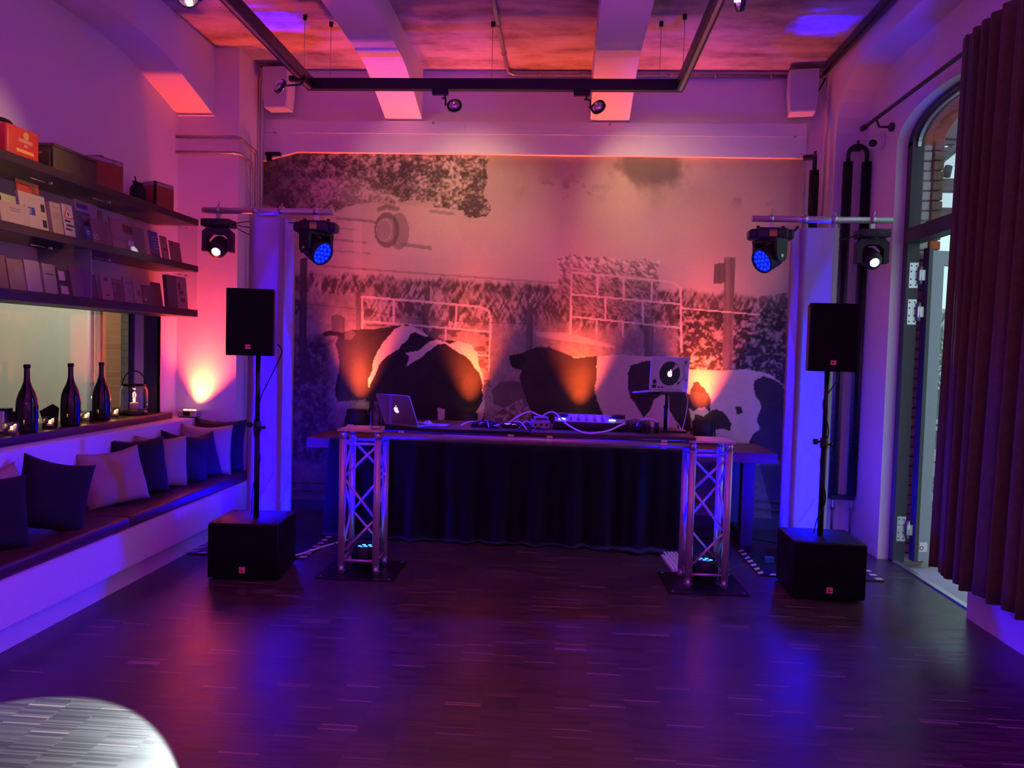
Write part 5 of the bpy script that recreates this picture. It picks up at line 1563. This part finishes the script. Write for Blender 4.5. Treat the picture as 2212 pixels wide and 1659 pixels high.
for k in range(7):
    x = -0.72 + 0.07 * k
    pts = [(x, 5.42 + rs.uniform(-0.05, 0.08), BZ + 0.006)]
    for q in range(4):
        pts.append((x + 0.06 * (q + 1) + rs.uniform(-0.04, 0.04), 5.40 + rs.uniform(-0.08, 0.14), BZ + rs.uniform(0.008, 0.05) * (1 if q < 3 else 0.15)))
    tag(G().tube(bez(pts, 6), 0.0045, 6).build('tangled_cable', M['rubber' if k % 3 else 'white']), 'one of the cables tangled on the booth between laptop and interface', 'cable', 'tangled booth cables')

# ------------------------------------------------------------------ loudspeakers
def pa_tower(side, x, y, rot):
    lr = 'left' if side < 0 else 'right'
    t = thing('subwoofer', 'black subwoofer on the floor at the %s' % lr, 'subwoofer', (x, y, 0), rot, 'black subwoofers')
    w, d_, h = 0.47, 0.46, 0.385
    G().b6(-w / 2, w / 2, -d_ / 2 + 0.02, d_ / 2, 0.012, h, 0.008, 2).build('cabinet', M['black'], t)
    G().b6(-w / 2 + 0.004, w / 2 - 0.004, -d_ / 2, -d_ / 2 + 0.02, 0.018, h - 0.006, 0.006, 2).build('grille', M['grille'], t)
    b = G().b6(-0.018, 0.022, -d_ / 2 - 0.003, -d_ / 2, 0.055, 0.095).build('badge', M['badge'], t)
    G().b6(-0.008, 0.006, -d_ / 2 - 0.004, -d_ / 2 - 0.003, 0.079, 0.083).b6(-0.008, 0.013, -d_ / 2 - 0.004, -d_ / 2 - 0.003, 0.067, 0.073).build('badge_print', M['badgeink'], b)
    for sx in (-0.19, 0.19):
        for sy in (-0.15, 0.18):
            G().cyl((sx, sy, h), (sx, sy, h + 0.003), 0.016, n=12).build('stacking_cup', M['rubber'], t)
            G().cyl((sx, sy, 0), (sx, sy, 0.014), 0.018, n=10).build('foot', M['rubber'], t)
    px, py = x + (0.01 if side < 0 else 0.0), y + 0.02
    p = thing('speaker_pole', 'black distance pole on the %s subwoofer' % lr, 'pole', (px, py, h + 0.0005))
    G().cyl((0, 0, 0), (0, 0, 0.66), 0.0195, n=18).build('lower_tube', M['black'], p)
    G().cyl((0, 0, 0.64), (0, 0, 1.13), 0.0165, n=18).build('upper_tube', M['blacksteel'], p)
    c = G().lathe([(0.0195, 0.60), (0.026, 0.605), (0.026, 0.67), (0.017, 0.675)], None, 18).build('collar', M['blackplastic'], p)
    G().cyl((-0.02, 0, 0.645), (-0.045, 0, 0.645), 0.008, n=8).cyl((-0.045, 0, 0.645), (-0.07, 0, 0.645), 0.020, n=12).build('knob', M['blackplastic'], c)
    G().cyl((0.02, 0, 0.628), (0.04, 0, 0.628), 0.006, n=8).cyl((0.04, 0, 0.628), (0.056, 0, 0.628), 0.013, n=12).build('knob', M['blackplastic'], c)
    zb = h + 1.131
    s = thing('loudspeaker', 'black full range loudspeaker on the %s pole' % lr, 'loudspeaker', (px + (-0.03 if side < 0 else -0.0), py + 0.0, zb), rot + (R(6) if side < 0 else R(-3)), 'black loudspeakers on poles')
    W, D, H = 0.315, 0.30, 0.455
    G().prism([(-W / 2, -D / 2 + 0.015), (W / 2, -D / 2 + 0.015), (W / 2 - 0.045, D / 2), (-W / 2 + 0.045, D / 2)], 0, H).build('cabinet', M['black'], s)
    G().b6(-W / 2 + 0.003, W / 2 - 0.003, -D / 2, -D / 2 + 0.015, 0.004, H - 0.004, 0.004, 1).build('grille', M['grille'], s)
    b = G().b6(-0.018 if side > 0 else -0.025, 0.018 if side > 0 else 0.008, -D / 2 - 0.003, -D / 2, 0.045, 0.076).build('badge', M['badge'], s)
    G().b6(-0.010, 0.004, -D / 2 - 0.004, -D / 2 - 0.003, 0.056, 0.066).build('badge_print', M['badgeink'], b)
    return px, py
pxl, pyl = pa_tower(-1, -2.135, 5.215, R(4))
pxr, pyr = pa_tower(1, 1.80, 5.375, R(-2))
tag(G().tube(bez([(pxl + 0.10, pyl + 0.10, 1.60), (pxl + 0.14, pyl + 0.07, 1.56), (pxl + 0.13, pyl + 0.06, 1.50), (pxl + 0.06, pyl + 0.03, 1.33), (pxl + 0.025, pyl - 0.01, 1.22), (pxl - 0.022, pyl - 0.01, 1.0), (pxl + 0.024, pyl - 0.005, 0.8), (pxl - 0.02, pyl - 0.012, 0.6), (pxl - 0.03, pyl - 0.01, 0.40)], 8), 0.0045, 7).build('speaker_cable', M['rubber']), 'black cable winding down the left speaker pole', 'cable')
tag(G().tube(bez([(pxr + 0.10, pyr + 0.05, 1.545), (pxr + 0.06, pyr + 0.0, 1.44), (pxr + 0.0, pyr - 0.022, 1.36), (pxr - 0.022, pyr - 0.01, 1.28), (pxr + 0.02, pyr - 0.018, 1.1), (pxr - 0.022, pyr - 0.01, 0.9), (pxr + 0.022, pyr - 0.012, 0.64), (pxr - 0.03, pyr - 0.02, 0.50), (pxr - 0.05, pyr - 0.02, 0.40)], 8), 0.0045, 7).build('speaker_cable', M['rubber']), 'thin cable winding down the right speaker pole', 'cable')

# ------------------------------------------------------------------ fabric covered light towers
tapew = mat('pale_tape', (0.62, 0.50, 0.42), 0.7)
tapey = mat('yellow_tape', (0.80, 0.62, 0.22), 0.7)
def light_tower(label, x0, x1, y0, y1, plate, bar, zbar, h=2.60):
    t = thing('light_tower', label, 'light tower', (0, 0, 0), 0, 'fabric covered light towers')
    bx0, bx1, by0, by1 = plate
    G().b6(bx0, bx1, by0, by1, 0.0, 0.010, 0.001, 1).build('base_plate', M['blacksteel'], t)
    n = int((by1 - by0) / 0.105)
    def stripe(poly, m=tapew):
        G().prism(poly, 0.0102, 0.0112).build('tape_stripe', m, t)
    for xe, s in ((bx0, 1), (bx1 - 0.05, -1)):
        for k in range(n):
            y = by0 + 0.01 + k * 0.105
            stripe([(xe, y), (xe + 0.05, y + 0.045 * s + (0.045 if s < 0 else 0)), (xe + 0.05, y + 0.045 * s + (0.045 if s < 0 else 0) + 0.05), (xe, y + 0.05)])
    m_ = int((bx1 - bx0 - 0.12) / 0.105)
    for k in range(m_):
        x = bx0 + 0.07 + k * 0.105
        stripe([(x, by0), (x + 0.05, by0), (x + 0.085, by0 + 0.05), (x + 0.035, by0 + 0.05)])
    r = 0.025
    ix0, ix1, iy0, iy1 = x0 + r + 0.004, x1 - r - 0.004, y0 + r + 0.004, y1 - r - 0.004
    for x in (ix0, ix1):
        for y in (iy0, iy1):
            G().cyl((x, y, 0.01), (x, y, h + 0.03), r, n=14).build('chord', M['alu'], t)
    zs = [0.2 + 0.4 * k for k in range(7)]
    for (p, q) in (((ix0, iy0), (ix1, iy0)), ((ix1, iy0), (ix1, iy1)), ((ix1, iy1), (ix0, iy1)), ((ix0, iy1), (ix0, iy0))):
        for k in range(6):
            a, b = (p, q) if k % 2 == 0 else (q, p)
            G().cyl((*a, zs[k]), (*b, zs[k + 1] - 0.03), 0.008, n=8).build('brace', M['alu'], t)
    # stretch sleeve, open at the top, slightly waisted
    g = G()
    zz = [0.03, 0.4, 0.9, 1.4, 1.9, 2.3, h]
    ring = lambda z, e: [(x0 + e, y0 + e, z), (x1 - e, y0 + e, z), (x1 - e, y1 - e, z), (x0 + e, y1 - e, z)]
    vs = []
    nn = 6
    for z in zz:
        c4 = ring(z, 0)
        v = (z - zz[0]) / (h - zz[0])
        pull = 0.012 * math.sin(PI * v)
        cc = Vector(((x0 + x1) / 2, (y0 + y1) / 2, z))
        for i in range(4):
            a, b = Vector(c4[i]), Vector(c4[(i + 1) % 4])
            for k in range(nn):
                u = k / nn
                p = a.lerp(b, u)
                p += (cc - p).normalized() * pull * math.sin(PI * u)
                vs.append(tuple(p))
    N_ = 4 * nn
    fs = [(j * N_ + i, j * N_ + (i + 1) % N_, (j + 1) * N_ + (i + 1) % N_, (j + 1) * N_ + i) for j in range(len(zz) - 1) for i in range(N_)]
    g.add(vs, fs, True)
    g.build('fabric_sleeve', M['fabric'], t)
    yb = iy0 + 0.01
    G().cyl((bar[0], yb, zbar), (bar[1], yb, zbar), 0.0255, n=20).lathe([(0.020, -0.002), (0.0255, -0.002)], Matrix.Translation((bar[1], yb, zbar)) @ Matrix.Rotation(R(90), 4, 'Y'), 20).build('cross_bar', M['alu'], t)
    for x in (ix0, ix1):
        c = G().lathe([(0.032, -0.02), (0.032, 0.02), (0.0265, 0.02), (0.0265, -0.02), (0.032, -0.02)], Matrix.Translation((x, yb, zbar)) @ Matrix.Rotation(R(90), 4, 'Y'), 18).build('coupler', M['steel'], t)
        G().cyl((x, yb - 0.01, zbar + 0.025), (x + 0.006, yb - 0.01, zbar + 0.065), 0.006, n=8).b6(x - 0.018, x + 0.018, yb - 0.012, yb + 0.012, zbar + 0.022, zbar + 0.04).cyl((x, yb, zbar - 0.03), (x, yb, zbar - 0.06), 0.020, n=12).build('coupler_bolt', M['galv'], c)
    u = uplight(label.replace('white fabric tower', 'blue uplight inside the fabric tower'), ((x0 + x1) / 2, (y0 + y1) / 2, 0.0115), (0, 0, 1), P_TOWER, C_BLUE, M['led_blue_hot'], 150, 0.85, 'blue uplights inside the fabric towers', 1.0)
    return yb
ybl = light_tower('white fabric tower beside the left pier', -2.515, -2.245, 6.00, 6.285, (-2.79, -1.88, 5.56, 6.46), (-2.92, -1.855), 2.655)
ybr = light_tower('white fabric tower beside the right radiators', 1.79, 2.07, 6.08, 6.365, (1.47, 2.36, 5.67, 6.46), (1.42, 2.475), 2.67)
part_label(tag(G().b6(-0.035, 0.035, -0.02, 0.02, 0, 0.045, 0.003, 1).build('power_plug', mat('blue_plug', (0.03, 0.10, 0.45), 0.5), None, (1.63, 6.02, 0.0115)), 'small blue power connector on the right base plate', 'connector'), 'small blue power connector on the right base plate')

# ------------------------------------------------------------------ moving heads hanging from the cross bars
def clamp(t, up=0.10):
    G().lathe([(0.031, -0.015), (0.031, 0.015), (0.0265, 0.015), (0.0265, -0.015), (0.031, -0.015)], Matrix.Translation((0, 0, 0)) @ Matrix.Rotation(R(90), 4, 'Y'), 18).b6(-0.015, 0.015, -0.015, 0.015, -0.075, -0.028).cyl((0, -0.01, 0.026), (0.01, -0.012, 0.07), 0.005, n=8).build('clamp', M['steel'], t)
def wash_head(label, x, y, z, aim, mirror):
    t = thing('wash_moving_head', label, 'moving head', (x, y, z), 0, 'blue wash moving heads')
    clamp(t)
    b = G().b6(-0.12, 0.12, -0.085, 0.085, -0.165, -0.075, 0.02, 3).build('base_housing', M['blackplastic'], t)
    for s in (-1, 1):
        G().b6(s * 0.135 - 0.035, s * 0.135 + 0.035, -0.07, 0.07, -0.165, -0.085, 0.025, 3).build('side_grip', M['blackplastic'], t)
        G().cyl((s * 0.095, 0.0, -0.08), (s * 0.095, 0, -0.055), 0.013, n=10).build('bumper', M['rubber'], t)
    G().b6(-0.028, 0.028, -0.088, -0.084, -0.145, -0.105).build('display', emis('red_display', (0.5, 0.06, 0.02), 0.25), b)
    for k in range(4):
        G().b6(-0.024 + k * 0.013, -0.016 + k * 0.013, -0.089, -0.086, -0.100, -0.094).build('key', M['alu'], b)
    d = Vector(aim).normalized()
    s = mirror
    # yoke arms
    yk = G()
    for q in (-1, 1):
        yk.prism([(-0.055, -0.165), (0.055, -0.165), (0.05, -0.30), (0.03, -0.335), (-0.03, -0.335), (-0.05, -0.30)], q * 0.115 - 0.016, q * 0.115 + 0.016, 'yz')
    yk.b6(-0.13, 0.13, -0.06, 0.06, -0.185, -0.163)
    az = math.atan2(d.x, -d.y)
    Y = rz(az)
    for i, v in enumerate(yk.v):
        yk.v[i] = tuple(Y @ Vector(v))
    yo = yk.build('yoke', M['blackplastic'], t)
    c = Vector((0, 0, -0.295))
    F = Matrix.Translation(c) @ frame_to(d)
    G().lathe([(0.0, -0.135), (0.045, -0.13), (0.075, -0.10), (0.092, -0.04), (0.098, 0.05), (0.10, 0.085), (0.092, 0.095), (0.088, 0.075)], F, 28).build('head', M['blackplastic'], t)
    l = G().lathe([(0.0, 0.072), (0.09, 0.072)], F, 28).build('lens_plate', emis('blue_lens_plate', (0.0, 0.005, 0.6), 1.0, (0.01, 0.01, 0.03)), t)
    k = 0
    for rr, nn in ((0.0, 1), (0.038, 6), (0.072, 12)):
        for i in range(nn):
            a = 2 * PI * i / nn
            G().lathe([(0.0, 0.083), (0.011, 0.080), (0.0145, 0.073)], F @ Matrix.Translation((rr * math.cos(a), rr * math.sin(a), 0)), 10).build('led', M['led_blue'], l)
    G().cyl(Y @ Vector((s * 0.133, 0, -0.295)), Y @ Vector((s * 0.136, 0, -0.295)), 0.013, n=14).build('emblem', M['alu'], yo)
    spot('wash_beam', t, c + d * 0.10, d, P_WASH, (0.0, 0.0, 1.0), 48, 0.6, 0.07)
    return t
def spot_head(label, x, y, z, aim, energy, size, yaw=0.0):
    t = thing('spot_moving_head', label, 'moving head', (x, y, z), 0, 'white spot moving heads')
    clamp(t)
    b = G().b6(-0.115, 0.115, -0.08, 0.08, -0.135, -0.075, 0.008, 2).build('base_housing', M['blackplastic'], t)
    G().cyl((-0.05, -0.081, -0.105), (-0.05, -0.084, -0.105), 0.012, n=12).b6(0.02, 0.07, -0.083, -0.08, -0.118, -0.095).build('control_panel', M['frame'], b)
    d = Vector(aim).normalized()
    az = math.atan2(d.x, -d.y)
    Y = rz(az)
    yk = G()
    yk.prism([(-0.118, -0.175), (-0.085, -0.145), (0.085, -0.145), (0.118, -0.175), (0.118, -0.33), (0.078, -0.33), (0.078, -0.225), (0.045, -0.19), (-0.045, -0.19), (-0.078, -0.225), (-0.078, -0.33), (-0.118, -0.33)], -0.045, 0.045, 'xz')
    yk.cyl((0, 0, -0.13), (0, 0, -0.15), 0.06, n=20)
    for i, v in enumerate(yk.v):
        yk.v[i] = tuple(Y @ Vector(v))
    yk.build('yoke', M['blackplastic'], t)
    c = Vector((0, 0, -0.295))
    F = Matrix.Translation(c) @ frame_to(d)
    G().lathe([(0.0, -0.12), (0.05, -0.115), (0.070, -0.08), (0.074, 0.0), (0.070, 0.05), (0.050, 0.085), (0.036, 0.09), (0.034, 0.08)], F, 28).build('head', M['blackplastic'], t)
    G().lathe([(0.033, 0.088), (0.040, 0.092), (0.033, 0.094)], F, 24).build('lens_ring', M['alu'], t)
    G().lathe([(0.0, 0.090), (0.018, 0.088), (0.033, 0.082)], F, 24).build('lens', M['led_white'], t)
    spot('white_beam', t, c + d * 0.11, d, energy, (0.80, 0.97, 1.0), size, 0.04, 0.012)
    return t
spot_head('white-beam moving head at the outer end of the left bar', -2.79, ybl, 2.655, (0.80, -3.95, -2.22), P_WHITE * 1.4, 22)
wash_head('blue wash moving head at the inner end of the left bar', -1.99, ybl, 2.655, (3.6, -2.0, -2.1), -1)
wash_head('blue wash moving head at the inner end of the right bar', 1.565, ybr, 2.67, (-3.8, -2.15, -2.1), 1)
spot_head('white-beam moving head at the outer end of the right bar', 2.33, ybr, 2.67, (-0.12, -3.6, -1.6), P_WHITE * 0.03, 20)
for lab, x, y, dx in (('upper thin cable of the left white moving head', -2.68, ybl, 0.02), ('middle thin cable of the left white moving head', -2.68, ybl, -0.03), ('lower thin cable of the left white moving head', -2.68, ybl, -0.09)):
    tag(G().tube(bez([(-2.675, y, 2.545), (-2.60, y - 0.01, 2.55 + dx * 0.6), (-2.52, y, 2.55 + dx)]), 0.004, 6).build('power_cable', M['rubber']), lab, 'cable')
tag(G().tube(bez([(2.215, ybr, 2.555), (2.15, ybr - 0.01, 2.53), (2.08, ybr, 2.515)]), 0.005, 6).build('power_cable', M['rubber']), 'thin cable of the right white moving head', 'cable')
tag(G().tube(bez([(-2.10, ybl, 2.56), (-2.16, ybl + 0.02, 2.57), (-2.235, ybl + 0.05, 2.575)]), 0.005, 6).build('power_cable', M['rubber']), 'short cable of the left blue moving head', 'cable')
tag(G().tube(bez([(1.70, ybr, 2.56), (1.745, ybr, 2.58), (1.78, ybr + 0.03, 2.62)]), 0.009, 6).build('power_cable', M['rubber']), 'short cable of the right blue moving head', 'cable')

# ------------------------------------------------------------------ floor odds and ends
rp = thing('ribbed_strip', 'white ribbed panel lying on the floor behind the right truss leg', 'panel', (0.90, 5.95, 0), R(4))
G().b6(-0.075, 0.075, -0.26, 0.26, 0, 0.012).build('sheet', M['white'], rp)
for k in range(5):
    G().b6(-0.07 + k * 0.03, -0.05 + k * 0.03, -0.26, 0.26, 0.012, 0.016).build('rib', M['white'], rp)
for lab, pts, r, mm in (('blue-lit cable on the floor by the left base plate', [(-2.05, 5.48, 0.02), (-1.95, 5.62, 0.02), (-1.85, 5.9, 0.012), (-1.72, 6.18, 0.008)], 0.007, 'white'),
                        ('black cable from the left truss leg to the table', [(-1.52, 5.65, 0.006), (-1.62, 5.8, 0.006), (-1.74, 5.9, 0.006), (-1.85, 6.2, 0.018)], 0.006, 'rubber'),
                        ('black cable from the right truss leg to the right tower', [(1.20, 5.70, 0.006), (1.30, 5.78, 0.006), (1.42, 6.05, 0.006), (1.55, 6.25, 0.018)], 0.006, 'rubber'),
                        ('thin cable along the wall foot under the table', [(1.0, 6.9, 0.006), (1.3, 6.75, 0.006), (1.6, 6.85, 0.006), (1.9, 6.7, 0.006)], 0.006, 'rubber')):
    tag(G().tube(bez(pts, 8), r, 7).build('floor_cable', M[mm]), lab, 'cable')
